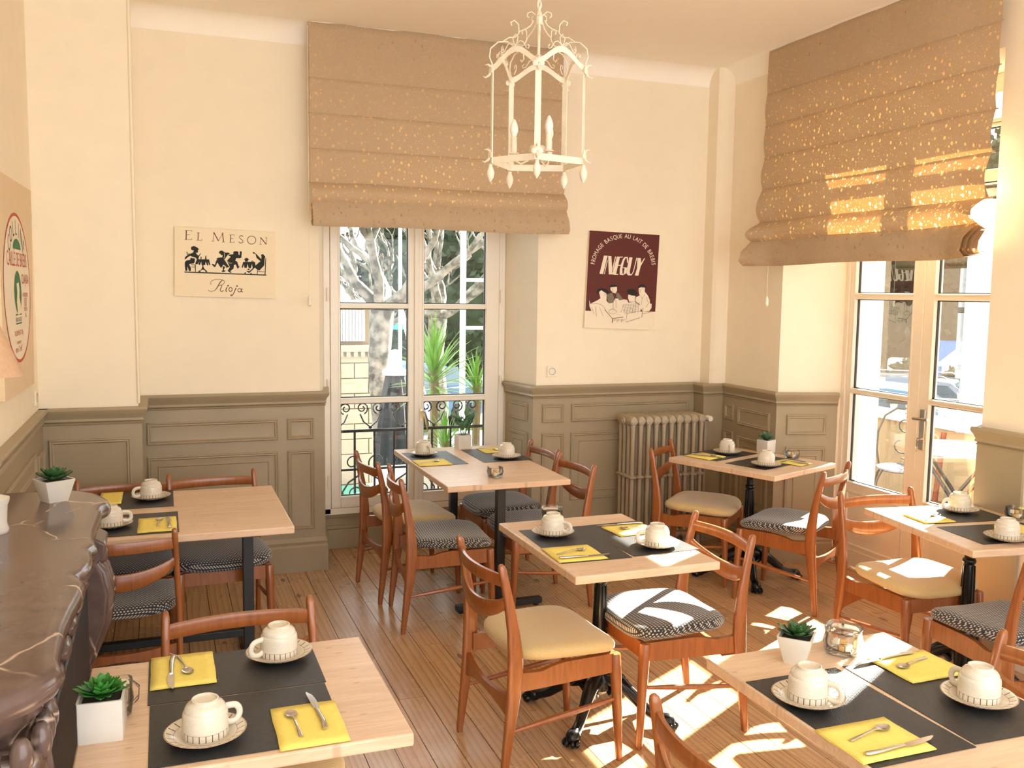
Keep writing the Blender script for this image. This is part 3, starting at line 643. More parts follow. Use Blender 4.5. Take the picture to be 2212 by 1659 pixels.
lk((700, 1345), (820, 1315), (920, 1300), w=5); lk((890, 970), (915, 980), (900, 1020), w=5); lk((460, 960), (480, 962), (475, 1000), (500, 1005), w=4); lk((345, 1040), (375, 1050), (350, 1075), w=5)
for i in range(9): lk((480+i*22, 1430), (475+i*22, 1480-(i % 3)*14), w=7)
lk((1000, 1080), (1040, 1180), (1000, 1240), w=5); lk((940, 1090), (925, 1200), w=5); lk((905, 1060), (935, 1110), (985, 1040), w=5)
A.finish(r)
# oval cheese sign on the left wall: picture units are (y*1000, -z*1000)
A = Art([(4040, -2190), (5050, -2205), (4905, -1288), (4035, -1302)], [(-.578, 4.04, 2.19), (-.578, 5.05, 2.205), (-.578, 4.905, 1.288), (-.578, 4.035, 1.302)], (1, 0, 0))
r = thing('canvas_sign', (-.578, 4.5, 1.29), 'large cream canvas with a red oval and green and red lettering on the left wall', 'sign')
canvas(A, r, plain('tan_canvas', (.76, .60, .40), .8, var=.03, bmp=.05))
ov = lambda rx, ry: [(4483+rx*math.cos(i*PI/24), -1740+ry*math.sin(i*PI/24)) for i in range(49)]
A.poly('oval_field', inkivory, [ov(388, 316)[:-1]], hh); A.line('oval_ring', inkred, ov(384, 312), 13, hh*2)
for i, c in enumerate('COLLINE'):
    a = math.radians(sm(140, 40, i/6)); A.text('lettering', inkolive, c, (4483+245*math.cos(a), -1800-190*math.sin(a)+25), 95, hh*2, (PI/2-a)*.8, 1.)
A.poly('half_disc', inkgreen, [[(4375, -1905), (4605, -1905)] + [(4490+115*math.cos(i*PI/10), -1905-45*math.sin(i*PI/10)) for i in range(1, 10)]], hh*2)
A.text('lettering', inkred, 'CAILLÉ DE BREBIS', (4490, -1833), 86, hh*2, 0, .86); A.text('lettering', inkred, 'CUAJADA', (4712, -1760), 60, hh*2, 0, .84)
A.poly('sheep_medallion', inkgreen, [[(4475+105*math.cos(i*PI/12), -1722+92*math.sin(i*PI/12)) for i in range(24)]], hh*2)
A.poly('sheep_medallion', inkivory, [[(4440, -1760), (4500, -1765), (4520, -1735), (4510, -1700), (4540, -1670), (4530, -1630), (4450, -1625), (4430, -1680), (4450, -1720)]], hh*3)
A.line('label_box', inkgreen, [(4390, -1628), (4560, -1628), (4560, -1590), (4390, -1590), (4390, -1628)], 6, hh*2); A.text('lettering', inkgreen, '100% BASQUE', (4475, -1598), 26, hh*2)
for t, yy in (('INGREDIENTS', -1702), ('LAIT DE', -1680), ('BREBIS', -1660), ('PRESURE', -1638), ('SEL', -1612)): A.text('small_print', inkred, t, (4700, yy), 26, hh*2)
A.text('small_print', inkred, 'VOLUME NET 120 g', (4463, -1540), 30, hh*2); A.text('small_print', inkred, 'A conserver', (4450, -1503), 26, hh*2); A.text('small_print', inkred, 'entre 2° et 8°', (4450, -1470), 36, hh*2)
A.finish(r)

# ================================================================== CHAIRS
def sect(cx, cy, z, wx, wy, n=12, e=.55):
    out = []
    for j in range(n):
        a = 2*PI*(j+.5)/n; c, s = math.cos(a), math.sin(a)
        out.append((cx+wx/2*math.copysign(abs(c)**e, c), cy+wy/2*math.copysign(abs(s)**e, s), z))
    return out
def make_chair(seatmat):
    t = thing('dining_chair', (0, 0, 0), 'x', 'chair')
    prof = [(0, -.028, .022), (.02, -.027, .026), (.15, -.012, .036), (.30, .006, .05), (.40, .014, .058), (.47, .014, .056), (.56, .006, .045), (.66, -.010, .036), (.74, -.026, .031), (.785, -.036, .029), (.80, -.039, .022), (.806, -.040, .010)]
    for s in (-1, 1):
        m = MB(); m.loft([sect(cx, s*(.222-.012*max(0, (z-.45)/.35)), z, wd, .024 if z < .79 else .024*(wd/.029)) for z, cx, wd in prof]); m.obj('rear_leg', chairwood, t, 50)
        m = MB(); m.loft([[(.43+(.39-z)*.05+r*math.cos(2*PI*j/12), s*(.205+(.39-z)*.03)+r*math.sin(2*PI*j/12), z) for j in range(12)] for z, r in [(0, .0115), (.012, .013), (.2, .0185), (.33, .0215), (.41, .0215), (.415, .019)]]); m.obj('front_leg', chairwood, t)
        # side rail with cut-out towards the rear
        m = MB(); rr = []
        for x, z0, z1 in [(.02, .335, .405), (.08, .335, .40), (.12, .336, .398), (.17, .337, .412), (.22, .338, .418), (.42, .345, .418)]:
            y = s*(.212-.01*(x/.42)); rr.append([(x, y-.011, z0), (x, y+.011, z0), (x, y+.011, z1), (x, y-.011, z1)])
        m.loft(rr); m.obj('side_rail', chairwood, t, 30)
        P = [Vector((-.006, s*.218, .19)), Vector((.45, s*.213, .245))]
        m = MB(); m.tube([P[0].lerp(P[1], k/8) for k in range(9)], [.006+.0055*math.sin(PI*k/8) for k in range(9)], 8); m.obj('stretcher', chairwood, t)
    m = MB(); m.loft([[(.422, y, .35), (.438, y, .35), (.438, y, .415), (.422, y, .415)] for y in (-.2, .2)]); m.obj('front_rail', chairwood, t, 30)
    m = MB(); rr = []
    for k in range(13):
        q = k/6-1; y = q*.212; x = .004-.012*(1-q*q); z0 = .232+.042*(1-q*q); z1 = .325-.022*(1-q*q); rr.append([(x-.009, y, z0), (x+.009, y, z0), (x+.009, y, z1), (x-.009, y, z1)])
    m.loft(rr); m.obj('rear_stretcher', chairwood, t, 30)
    m = MB(); rr = []
    for k in range(15):
        q = k/7-1; y = q*.21; x = -.028-.040*(1-q*q); z0 = .722-.0*(1-q*q); z1 = .765+.002*(1-q*q); rr.append(list(reversed([(x+dx, y, zz) for dx, zz in ((-.008, z0+.004), (-.006, z0), (.005, z0), (.009, z0+.006), (.009, z1-.006), (.005, z1), (-.006, z1), (-.008, z1-.005))])))
    m.loft(rr); m.obj('top_rail', chairwood, t, 50)
    m = MB(); rr = []
    for k in range(19):
        q = k/9-1; y = q*.212; g = (1-q*q); x = -.018-.035*g; z1 = .690-.052*g**.8; z0 = .655-.085*g**.75; rr.append(list(reversed([(x+dx, y, zz) for dx, zz in ((-.008, z0+.004), (-.005, z0), (.004, z0), (.009, z0+.005), (.007, z1-.005), (.003, z1), (-.006, z1), (-.009, z1-.005))])))
    m.loft(rr); m.obj('lower_back_rail', chairwood, t, 50)
    # seat cushion
    def outline(k, n, ins):
        a = 2*PI*k/n; c, s_ = math.cos(a), math.sin(a); e = .48
        X = math.copysign(abs(c)**e, c); Y = math.copysign(abs(s_)**e, s_)
        x = .245+X*(.215-ins); hw = (.218+.022*((x-.03)/.43))-ins
        return x, Y*hw
    n = 40; rr = []
    for ins, dz in [(.03, -.022), (.008, -.016), (.0, -.004), (.001, .008), (.010, .020), (.03, .028), (.06, .032), (.11, .034), (.17, .034), (.205, .034)]:
        rg = []
        for k in range(n):
            x, y = outline(k, n, ins); z = .442+dz+.016*(abs(y)/.22)**2*(1 if dz > 0 else .8)-.012*((x-.245)/.215)**2*(1 if x > .245 else -.6)*1. - (.010 if dz > .02 and x < .2 else 0)*0
            rg.append((x, y, z-.004))
        rr.append(rg)
    m = MB(); m.loft(rr, (1, 1)); m.obj('seat', seatmat, t, 60)
    return t
protoH = make_chair(hound); protoC = make_chair(cream)
used = {}
def chair(kind, x, y, deg, label, group=None):
    p = protoH if kind == 'h' else protoC; a = math.radians(deg)
    if kind not in used: used[kind] = 1; p.location = (x, y, 0); p.rotation_euler = (0, 0, a); p['label'] = label; t = p
    else: t = dup(p, (x, y, 0), a, label)
    t['group'] = group or 'beech dining chairs around the breakfast tables'; return t
chair('c', 1.115, 3.17, 3, 'orange beech chair with plain cream seat left of the middle cast-iron table, nearest whole chair')
chair('h', 2.135, 3.24, 180, 'beech chair with sunlit navy checked seat right of the middle table')
chair('c', 1.115, 5.20, 5, 'beech chair with cream seat by the railing window, farther of the left pair')
chair('h', 1.165, 4.71, -5, 'beech chair with navy checked seat left of the window table, nearer of the left pair')
chair('h', 2.185, 5.30, 181, 'beech chair with navy seat right of the window table, nearer the window')
chair('h', 2.175, 4.79, 183, 'beech chair with navy seat right of the window table, nearer the camera')
chair('c', 2.985, 5.10, -47, 'beech chair with cream seat in front of the radiator at the corner table')
chair('h', 3.49, 4.17, 122, 'beech chair with navy checked seat, back turned, at the corner table')
chair('c', 3.285, 3.545, -92, 'beech chair with sunlit cream seat in front of the glazed door')
chair('h', 3.16, 2.46, 88, 'beech chair with navy checked seat cut by the right picture edge')
chair('c', 1.12, 1.65, 2, 'beech chair whose curved back alone shows, bottom centre beside the front right table')
chair('h', 2.20, 1.70, 180, 'beech chair right of the front right table, only part of its back showing')
chair('c', .20, 2.79, -88, 'beech chair behind the front left table, its back turned to the wall table')
chair('h', -.20, 4.90, -90, 'beech chair with navy seat on the far side of the wall table, left one')
chair('h', .225, 4.95, -86, 'beech chair with navy checked seat on the far side of the wall table, right one')
chair('h', -.185, 3.86, 91, 'beech chair with navy checked seat between the mantel and the wall table')

# ================================================================== TABLES
TOP = .74
def tabletop(root, w, d): return MB().box(-w/2, w/2, -d/2, d/2, TOP-.032, TOP).obj('tabletop', topm, root, 30, bevel=.005)
def pedestal(root, rot, n=4):
    prof = [(.035, .10), (.055, .12), (.058, .16), (.040, .19), (.050, .22), (.052, .25), (.036, .28), (.030, .31), (.034, .33), (.034, .35), (.026, .37), (.024, .52), (.021, .56), (.027, .565), (.030, .575), (.027, .585), (.021, .59), (.020, .66), (.026, .67), (.03, .69), (.03, .70)]
    m = MB(); m.lathe(prof, 20)
    for k in range(8):
        a = k*PI/4; m.tube([(.028*math.cos(a), .028*math.sin(a), .38), (.024*math.cos(a), .024*math.sin(a), .555)], .004, 5)
        m.tube([(.048*math.cos(a), .048*math.sin(a), .20), (.054*math.cos(a), .054*math.sin(a), .235), (.04*math.cos(a), .04*math.sin(a), .27)], .007, 5)
    m.obj('column', iron, root, 40)
    m = MB(); m.box(-.16, .16, -.016, .016, .698, .708).box(-.016, .016, -.16, .16, .698, .708); m.lathe([(.05, .69), (.07, .70), (.07, .706)], 16); m.obj('top_plate', iron, root)
    for k in range(n):
        m = MB(RZ(rot+2*PI*k/n))
        pts = [(.02, 0, .17), (.06, 0, .165), (.10, 0, .15), (.14, 0, .12), (.18, 0, .085), (.22, 0, .055), (.255, 0, .042), (.28, 0, .038)]
        m.tube(pts, [.032, .034, .030, .026, .022, .020, .022, .026], 10)
        m.tube([(.05, 0, .10), (.08, 0, .125), (.12, 0, .105)], [.02, .018, .006], 8)
        m.ell((.292, 0, .034), (.038, .030, .030), 12, 8)
        for q in (-1.1, -.4, .4, 1.1): m.ell((.292+.033*math.cos(q*.8), .030*math.sin(q), .018), (.018, .010, .016), 8, 6)
        m.tube([(.10, 0, .178), (.16, 0, .13), (.22, 0, .08)], [.006, .007, .004], 6)
        m.obj('foot', iron, root, 50)
def frame(root, w, d, along):
    L = (w if along == 'x' else d)/2-.16; S_ = (d if along == 'x' else w)/2-.10
    mm = None if along == 'y' else RZ(-PI/2)
    for s in (-1, 1):
        MB(mm).box(-.024, .024, s*L-.024, s*L+.024, .0+.03, TOP-.05).obj('post', blacksteel, root, 30, bevel=.003)
        MB(mm).box(-S_, S_, s*L-.022, s*L+.022, .012, .045).obj('floor_bar', blacksteel, root, 30, bevel=.003)
        MB(mm).box(-S_, S_, s*L-.02, s*L+.02, TOP-.06, TOP-.033).obj('cross_bar', blacksteel, root, 30)
        for q in (-1, 1): MB(mm).lathe([(.016, 0), (.018, .006), (.012, .014)], 10, (q*(S_-.03), s*L, 0)).obj('glide', gasket, root)
    MB(mm).box(-.018, .018, -L, L, .12, .155).obj('stretcher_bar', blacksteel, root, 30, bevel=.003)
    MB(mm).box(-.015, .015, -L, L, TOP-.06, TOP-.033).obj('top_beam', blacksteel, root, 30)
def table(x, y, w, d, rz, base, label, along='y', prot=PI/4):
    t = thing('dining_table', (x, y, 0), label, 'table', math.radians(rz)); tabletop(t, w, d)
    if base == 'p': pedestal(t, prot)
    else: frame(t, w, d, along)
    return t
table(0.01, 4.41, 1.0, .89, 0, 'f', 'wooden table on black square posts against the left wainscot behind the mantel', 'x')
table(.16, 2.30, .72, .635, 0, 'p', 'front left wooden table beside the marble mantel with cut plant in cube pot')
table(1.715, 5.14, .70, 1.20, 0, 'f', 'long wooden table on black square posts before the railing window')
table(1.665, 3.345, .605, .815, 0, 'p', 'wooden table on cast-iron pedestal in the middle of the room')
table(3.375, 4.75, .66, .76, 21, 'p', 'wooden pedestal table in the far right corner beside the radiator')
table(3.375, 3.08, .59, .75, -8, 'p', 'wooden pedestal table cut by the right edge, before the glazed door')
table(1.715, 1.74, .625, .815, 0, 'p', 'front right wooden table with succulent and lidded jar, half in sunlight')

# ================================================================== TABLEWARE
def proto(root, objs): return root
def crom(P, n=5):
    P = [Vector(p) for p in P]; Q = [P[0]]+P+[P[-1]]; out = []
    for i in range(1, len(Q)-2):
        a, b, c, d = Q[i-1:i+3]
        out += [tuple(.5*(2*b+(c-a)*t+(2*a-5*b+4*c-d)*t*t+(3*b-a-3*c+d)*t**3)) for t in [k/n for k in range(n)]]
    return out+[tuple(P[-1])]
def make_saucer():
    t = thing('saucer', (0, 0, 0), 'x', 'saucer')
    MB().lathe([(.032, .002), (.034, 0), (.05, .002), (.072, .010), (.088, .0185), (.0895, .0205), (.088, .0215), (.072, .0145), (.052, .0065), (.034, .005), (.030, .004), (.0, .004)], 40).obj('plate', saucerm, t, 60); return t
def make_cup():
    t = thing('coffee_cup', (0, 0, 0), 'x', 'cup')
    pr = [(.047, .004), (.0485, .001), (.0495, .001), (.0502, .005), (.0500, .03), (.0495, .054), (.048, .060), (.0455, .0625), (.0455, .0645), (.0435, .071), (.038, .0775), (.031, .0805), (.0300, .0815), (.0295, .0875), (.0275, .0885), (.0255, .087), (.0245, .083), (.0, .082)]
    MB().lathe(pr, 44).obj('bowl', cupm, t, 32)
    pts = crom([(.0475, 0, .020), (.060, 0, .014), (.074, 0, .016), (.082, 0, .028), (.080, 0, .042), (.070, 0, .052), (.047, 0, .055)])
    MB().tube(pts, .0052, 10, flat=1.5).obj('handle', porc, t, 60); return t
sauP, cupP = make_saucer(), make_cup(); first = [1]
def cupset(x, y, deg, where):
    z = TOP+.0018; a = math.radians(deg)
    if first[0]: first[0] = 0; s, c = sauP, cupP; s.location = (x, y, z); s.rotation_euler = (0, 0, a+.07); c.location = (x, y, z+.0055); c.rotation_euler = (0, 0, a); s['label'] = 'striped-rim saucer '+where; c['label'] = 'upturned stoneware cup '+where
    else: s = dup(sauP, (x, y, z), a+.07, 'striped-rim saucer '+where); c = dup(cupP, (x, y, z+.0055), a, 'upturned stoneware cup '+where)
    s['group'] = 'saucers on the placemats'; c['group'] = 'upturned cups on saucers'
for x, y, d, wv in [(-.07, 4.69, 195, 'on the far mat of the wall table by the left wainscot'), (-.225, 4.18, 12, 'half hidden by the mantel on the wall table'),
                 (.28, 2.53, 200, 'on the far mat of the front left table'), (.07, 2.11, 22, 'on the near mat of the front left table, between plant and napkin'),
                 (1.49, 5.48, -75, 'on the left mat of the window table'), (1.95, 5.24, 80, 'on the right mat of the window table'),
                 (1.51, 3.49, -50, 'on the left mat of the middle table'), (1.84, 3.20, 165, 'on the right mat of the middle table'),
                 (3.36, 4.99, -110, 'on the rear mat of the corner table'), (3.34, 4.55, 60, 'on the near mat of the corner table'),
                 (3.52, 3.29, 165, 'nearest the glazed door, on the right edge table'), (3.30, 2.83, 60, 'cut by the right picture edge, on the right edge table'),
                 (1.49, 1.82, -60, 'by the succulent on the front right table'), (1.90, 1.68, 95, 'on the right mat of the front right table')]: cupset(x, y, d, wv)
def mat_at(x, y, w, d, deg, label, lift=.0):
    m = MB(); nx = 14; ph = random.random()*6; vs = []; fs = []
    for i in range(nx+1):
        for j in (0, 1):
            u = i/nx; zz = .0004+lift*max(0, (u-.9)*10)**2+.0004*abs(math.sin(u*7+ph)); vs.append((w*(u-.5), d*(j-.5), zz)); 
    k = len(vs); vs += [(a, b, c+.0012) for a, b, c in vs]
    for i in range(nx):
        q = i*2; fs += [(q, q+1, q+3, q+2), (k+q, k+q+2, k+q+3, k+q+1), (q, q+2, k+q+2, k+q), (q+1, k+q+1, k+q+3, q+3)]
    fs += [(0, k, k+1, 1), (2*nx, 2*nx+1, k+2*nx+1, k+2*nx)]
    o = m.add(vs, fs).obj('placemat', matm, None, 0); o.location = (x, y, TOP+.0002); o.rotation_euler = (0, 0, math.radians(deg)); tag(o, label, 'placemat', 'black placemats'); return o
for a in [(-.18, 4.69, .42, .37, 0, 'black placemat on the far side of the wall table'), (-.17, 4.20, .43, .38, 0, 'black placemat on the near side of the wall table'),
          (.16, 2.47, .43, .29, 0, 'black placemat on the far side of the front left table, under two settings edge'), (.16, 2.162, .42, .315, 0, 'black placemat nearest the camera on the front left table'),
          (1.525, 5.36, .29, .46, 0, 'black placemat reflecting blue sky on the left of the window table'), (1.925, 5.37, .31, .46, 0, 'black placemat on the right of the window table beside the cube pot'),
          (1.535, 3.345, .29, .50, -2, 'black placemat on the left half of the middle table'), (1.825, 3.35, .30, .49, 2, 'black wrinkled placemat on the right half of the middle table'),
          (3.30, 4.985, .44, .28, 21, 'black placemat on the rear half of the corner table'), (3.415, 4.655, .44, .28, 21, 'black placemat on the near half of the corner table'),
          (3.43, 3.26, .44, .29, -8, 'black placemat nearest the glazed door on the right edge table'), (3.385, 2.92, .44, .29, -8, 'black placemat nearest the camera on the right edge table'),
          (1.555, 1.735, .29, .47, 0, 'black placemat on the left half of the front right table'), (1.865, 1.735, .30, .46, -2, 'black placemat on the right half of the front right table')]: mat_at(*a)
def napkin(x, y, w, d, deg, label):
    t = thing('napkin', (x, y, TOP+.0032), label, 'napkin', math.radians(deg), 'yellow paper napkins')
    for k in range(3):
        m = MB(); n = 7; g = random.random()*9; e = .0016*k; vs = []
        for i in range(n+1):
            for j in range(n+1):
                u, v = i/n-.5, j/n-.5; vs.append((u*(w-e)+.0008*math.sin(v*9+g), v*(d-e)+.0008*math.sin(u*8+g), .0012*k+.0004*math.sin(u*11+v*7+g)+.0005))
        q = n+1; fs = [(i*q+j, (i+1)*q+j, (i+1)*q+j+1, i*q+j+1) for i in range(n) for j in range(n)]
        o = m.add(vs, fs).obj('paper_ply', napm, t, 60); s = o.modifiers.new('s', 'SOLIDIFY'); s.thickness = .0009; s.offset = 0
for a in [(-.04, 4.155, .155, .25, 0, 'yellow napkin under spoon and knife on the wall table, right of the near cup'), (-.25, 4.75, .10, .26, 0, 'yellow napkin strip showing behind the mantel end on the wall table'),
          (.03, 2.515, .16, .215, 0, 'yellow napkin with knife overhanging, left on the front left table'), (.298, 2.095, .155, .215, 0, 'yellow napkin at the near right of the front left table'),
          (1.47, 5.215, .20, .19, 0, 'yellow napkin on the blue-shining mat of the window table'), (1.945, 5.51, .14, .18, 0, 'yellow napkin on the right mat of the window table'),
          (1.475, 3.20, .20, .20, -2, 'yellow napkin at the near left of the middle table'), (1.86, 3.46, .20, .17, 4, 'yellow napkin at the far right of the middle table'),
          (3.165, 4.935, .18, .19, 21, 'yellow napkin at the left corner of the corner table'), (3.56, 4.59, .13, .19, 21, 'yellow napkin at the right of the corner table'),
          (3.27, 3.225, .16, .17, -8, 'sunlit yellow napkin on the right edge table before the glazed door'), (3.50, 2.93, .14, .18, -8, 'yellow napkin sliver at the right picture edge'),
          (1.50, 1.60, .205, .165, 0, 'yellow napkin nearest the camera on the front right table'), (1.92, 1.90, .20, .17, 0, 'sunlit yellow napkin at the far right of the front right table')]: napkin(*a)
def make_spoon():
    t = thing('teaspoon', (0, 0, 0), 'x', 'spoon')
    rr = []
    for k in range(9):
        u = k/8; x = .004+.042*u; hw = .0145*math.sqrt(max(.02, 1-(2*u-.95)**2)); d = .0055*math.sin(PI*min(1, max(0, u)))
        rr.append([(x, hw*q, -d*(1-q*q)+.0062+.002*abs(u-.5)) for q in (-1, -.6, -.2, .2, .6, 1)]+[(x, hw*q, -d*(1-q*q)+.0050+.002*abs(u-.5)) for q in (1, .6, .2, -.2, -.6, -1)])
    MB().loft(rr).obj('bowl', steel, t, 60)
    MB().loft([[(x, -w_, z), (x, w_, z), (x, w_*.7, z+.0018), (x, -w_*.7, z+.0018)] for x, w_, z in [(.007, .0035, .006), (-.01, .0025, .008), (-.05, .003, .005), (-.085, .005, .0025), (-.092, .0045, .0025)]]).obj('handle', steel, t, 60); return t
def make_knife():
    t = thing('table_knife', (0, 0, 0), 'x', 'knife')
    MB().loft([[(x, y0, .001), (x, y1, .001), (x, y1, .0032), (x, y0, .0024)] for x, y0, y1 in [(.005, -.004, .006), (.02, -.009, .007), (.06, -.0095, .007), (.085, -.007, .0068), (.105, .002, .005)]]).obj('blade', steel, t, 40)
    MB().loft([sectx(x, w_, h_, z, yo) for x, w_, h_, z, yo in [(.008, .009, .005, .003, .001), (-.02, .010, .0075, .0045, .001), (-.07, .0125, .0085, .005, .002), (-.10, .014, .009, .005, .006), (-.108, .010, .006, .005, .008)]]).obj('handle', steel, t, 60); return t
def sectx(x, w_, h_, z, yo): return [(x, yo+w_/2*math.cos(2*PI*j/10), z+h_/2*math.sin(2*PI*j/10)) for j in range(10)]
spP, knP = make_spoon(), make_knife(); fs_ = {}
def cutlery(kind, hx, hy, tx, ty, label, lift=.0066):
    p = spP if kind == 's' else knP; a = math.atan2(ty-hy, tx-hx); off = .092 if kind == 's' else .108; L = math.dist((hx, hy), (tx, ty)); full = .138 if kind == 's' else .213
    s_ = L/full if L > full else 1
    loc = (sm(hx, tx, off/full), sm(hy, ty, off/full), TOP+lift)
    if kind not in fs_: fs_[kind] = 1; t = p; t.location = loc; t.rotation_euler = (0, 0, a); t['label'] = label
    else: t = dup(p, loc, a, label)
    t['group'] = 'teaspoons on napkins' if kind == 's' else 'table knives on napkins'
for a in [('s', -.04, 4.10, -.03, 4.25, 'teaspoon on the wall table napkin'), ('k', .012, 4.06, .0, 4.27, 'knife on the wall table napkin, beside its spoon'),
          ('k', .0, 2.605, .0, 2.39, 'knife hanging past the left napkin of the front left table'), ('s', .02, 2.60, .045, 2.47, 'teaspoon bowl toward camera on the left napkin, front left table'),
          ('s', .272, 2.03, .262, 2.17, 'teaspoon on the near right napkin of the front left table'), ('k', .335, 2.045, .318, 2.265, 'knife on the near right napkin of the front left table'),
          ('s', 1.39, 5.19, 1.52, 5.23, 'teaspoon on the blue-shining mat napkin, window table'), ('s', 1.90, 5.58, 1.98, 5.49, 'teaspoon on the right napkin of the window table'),
          ('s', 1.40, 3.195, 1.535, 3.23, 'teaspoon on the near left napkin of the middle table'), ('k', 1.39, 3.135, 1.60, 3.14, 'knife on the near left napkin of the middle table'),
          ('k', 1.95, 3.535, 1.74, 3.55, 'knife on the far right napkin of the middle table'), ('s', 1.945, 3.45, 1.81, 3.47, 'teaspoon on the far right napkin of the middle table'),
          ('k', 3.11, 4.98, 3.22, 4.84, 'knife on the left napkin of the corner table'), ('s', 3.15, 5.01, 3.22, 4.90, 'teaspoon on the left napkin of the corner table'),
          ('s', 3.57, 4.52, 3.51, 4.64, 'teaspoon on the right napkin of the corner table'), ('k', 3.60, 4.50, 3.55, 4.68, 'knife on the right napkin of the corner table'),
          ('s', 3.24, 3.20, 3.32, 3.25, 'teaspoon in full sun on the right edge table'),
          ('s', 1.43, 1.605, 1.575, 1.635, 'teaspoon on the napkin nearest the camera, front right table'), ('k', 1.42, 1.535, 1.64, 1.56, 'knife on the napkin nearest the camera, front right table'),
          ('k', 1.955, 1.975, 1.755, 1.955, 'knife in full sun on the front right table'), ('s', 1.975, 1.93, 1.85, 1.895, 'teaspoon in full sun on the front right table')]: cutlery(*a)
# jars
def jar(x, y, z, deg, label, h=.06, lid=True, w=.046):
    t = thing('glass_jar', (x, y, z+.0008), label, 'jar', math.radians(deg), 'glass jars of sugar cubes')
    MB().lathe([(w*.72, 0), (w*.85, .004), (w*.92, .02), (w, h*.55), (w*.9, h-.004), (w*.93, h), (w*.88, h-.002), (w*.86, h*.5), (w*.8, .012), (w*.7, .007), (.0, .006)], 32, sq=.62).obj('glass', jarg, t, 40)
    if lid: MB().lathe([(w*.94, h+.0005), (w*.97, h+.006), (w*.93, h+.012), (w*.6, h+.014), (w*.55, h+.012), (0, h+.0115)], 32, sq=.7).obj('lid', jarg, t, 40)
    rg = random.Random(int(x*1000))
    for k in range(7):
        m = MB(RZ(rg.random()*3)); s_ = .0075; m.box(-s_, s_, -s_, s_, -s_, s_); o = m.obj('sugar_cube', sugarb if k % 3 == 0 else sugarw, t, 0, bevel=.001)
        a = k*2*PI/6; rr_ = .017 if k < 6 else 0; o.location = (rr_*math.cos(a), rr_*math.sin(a), .0165+(.016 if k in (2, 6) else 0)*1)
    return t
jar(1.69, 4.72, TOP, 15, 'small open glass jar of sugar cubes at the near edge of the window table', .055, False, .042)
jar(1.58, 3.665, TOP, 5, 'lidded glass jar behind the left cup of the middle table', .066, True, .046)
jar(3.655, 4.72, TOP, 20, 'glass jar of sugar cubes at the right of the corner table', .052, False, .043)
jar(3.665, 3.10, TOP, 10, 'glass jar at the right picture edge on the right edge table', .055, False)
jar(1.795, 2.055, TOP, 35, 'sunlit lidded glass jar beside the succulent on the front right table', .066, True, .052)
t = jar(-.118, 2.305, TOP, 0, 'clip-top glass jar half hidden behind the cube pot, front left table', .07, True, .034)
MB().tube([(.030, -.012, .02), (.044, -.01, .035), (.046, -.008, .06), (.032, 0, .078), (.046, .008, .06), (.044, .01, .035), (.030, .012, .02)], .0015, 6).obj('wire_clip', steel, t)

# ================================================================== POTTED PLANTS
def leaf_mesh(L, wd, th, up, tip=.15):
    m = MB(); rr = []
    for k in range(8):
        u = k/7; wv = wd*(math.sin(PI*min(1, u*.82+.12)))**.8*(1 if u < .97 else .2); z = up*u*u; x = L*u
        if k == 7: wv = wd*.06
        rr.append([(x, -wv, z+wv*.25), (x, 0, z-th*.5), (x, wv, z+wv*.25), (x, wv*.5, z+th*.4), (x, 0, z+th*.25), (x, -wv*.5, z+th*.4)])
    return m.loft(rr)
def pot(root, w0, w1, h, flare):
    n = 4; e = .12
    pr = [(w0/2, 0), (w0/2*1.02, .003), (w1/2, h-.004), (w1/2*1.01, h), (w1/2*.90, h), (w1/2*.88, h-.012), (0, h-.012)]
    rings = []
    for r, z in pr:
        q = r*.12; rings.append([(sx*(r-q*(1-math.cos(a))), sy*(r-q*(1-math.sin(a))), z) for sx, sy, al in ((1, 1, (0, 45, 90)), (-1, 1, (90, 45, 0)), (-1, -1, (0, 45, 90)), (1, -1, (90, 45, 0))) for a in map(math.radians, al)])
    o = MB().loft(rings).obj('pot', whitepot, root, 30)
    MB().box(-w1*.42, w1*.42, -w1*.42, w1*.42, h-.03, h-.010).obj('soil', soil, root, 0); return o
def rosette(root, z, rings, mesh, scale=1, jit=.15, seed=1):
    rg = random.Random(seed)
    for cnt, el, s, off in rings:
        for k in range(cnt):
            a = 2*PI*(k+off)/cnt+rg.uniform(-jit, jit); sc = s*scale*rg.uniform(.9, 1.1)
            share('leaf', mesh, root, T((0, 0, z)) @ RZ(a) @ RY(-math.radians(el+rg.uniform(-6, 6))) @ Matrix.Scale(sc, 4))
def mesh_of(mb, mat):
    o = mb.obj('leaf', mat, None, 60); me = o.data; bpy.data.objects.remove(o); return me
sl = mesh_of(leaf_mesh(.062, .017, .006, .018), leafg)
RG = [(9, 8, 1., 0), (8, 28, .88, .5), (7, 48, .7, .2), (5, 66, .5, .5), (3, 82, .32, 0)]
t = thing('potted_succulent', (-.37, 3.56, 1.0), 'dark green rosette succulent in flared white pot on the marble mantel', 'plant', .55, 'succulents in white pots'); pot(t, .068, .105, .078, 1); rosette(t, .075, RG, sl, 1., seed=2)
t = thing('potted_succulent', (1.625, 2.045, TOP), 'dark green rosette succulent in flared white pot on the front right table', 'plant', .75, 'succulents in white pots'); pot(t, .056, .092, .078, 1); rosette(t, .073, RG, sl, .86, seed=4)
t = thing('potted_succulent', (3.638, 4.965, TOP), 'small grey-green succulent in white cube pot on the corner table', 'plant', .3, 'succulents in white pots'); pot(t, .085, .088, .085, 0)
rosette(t, .082, [(8, 22, 1., 0), (8, 42, 1., .5), (6, 60, .9, 0), (4, 78, .7, .3)], mesh_of(leaf_mesh(.06, .010, .005, .004), leafgrey), 1.05, seed=8)
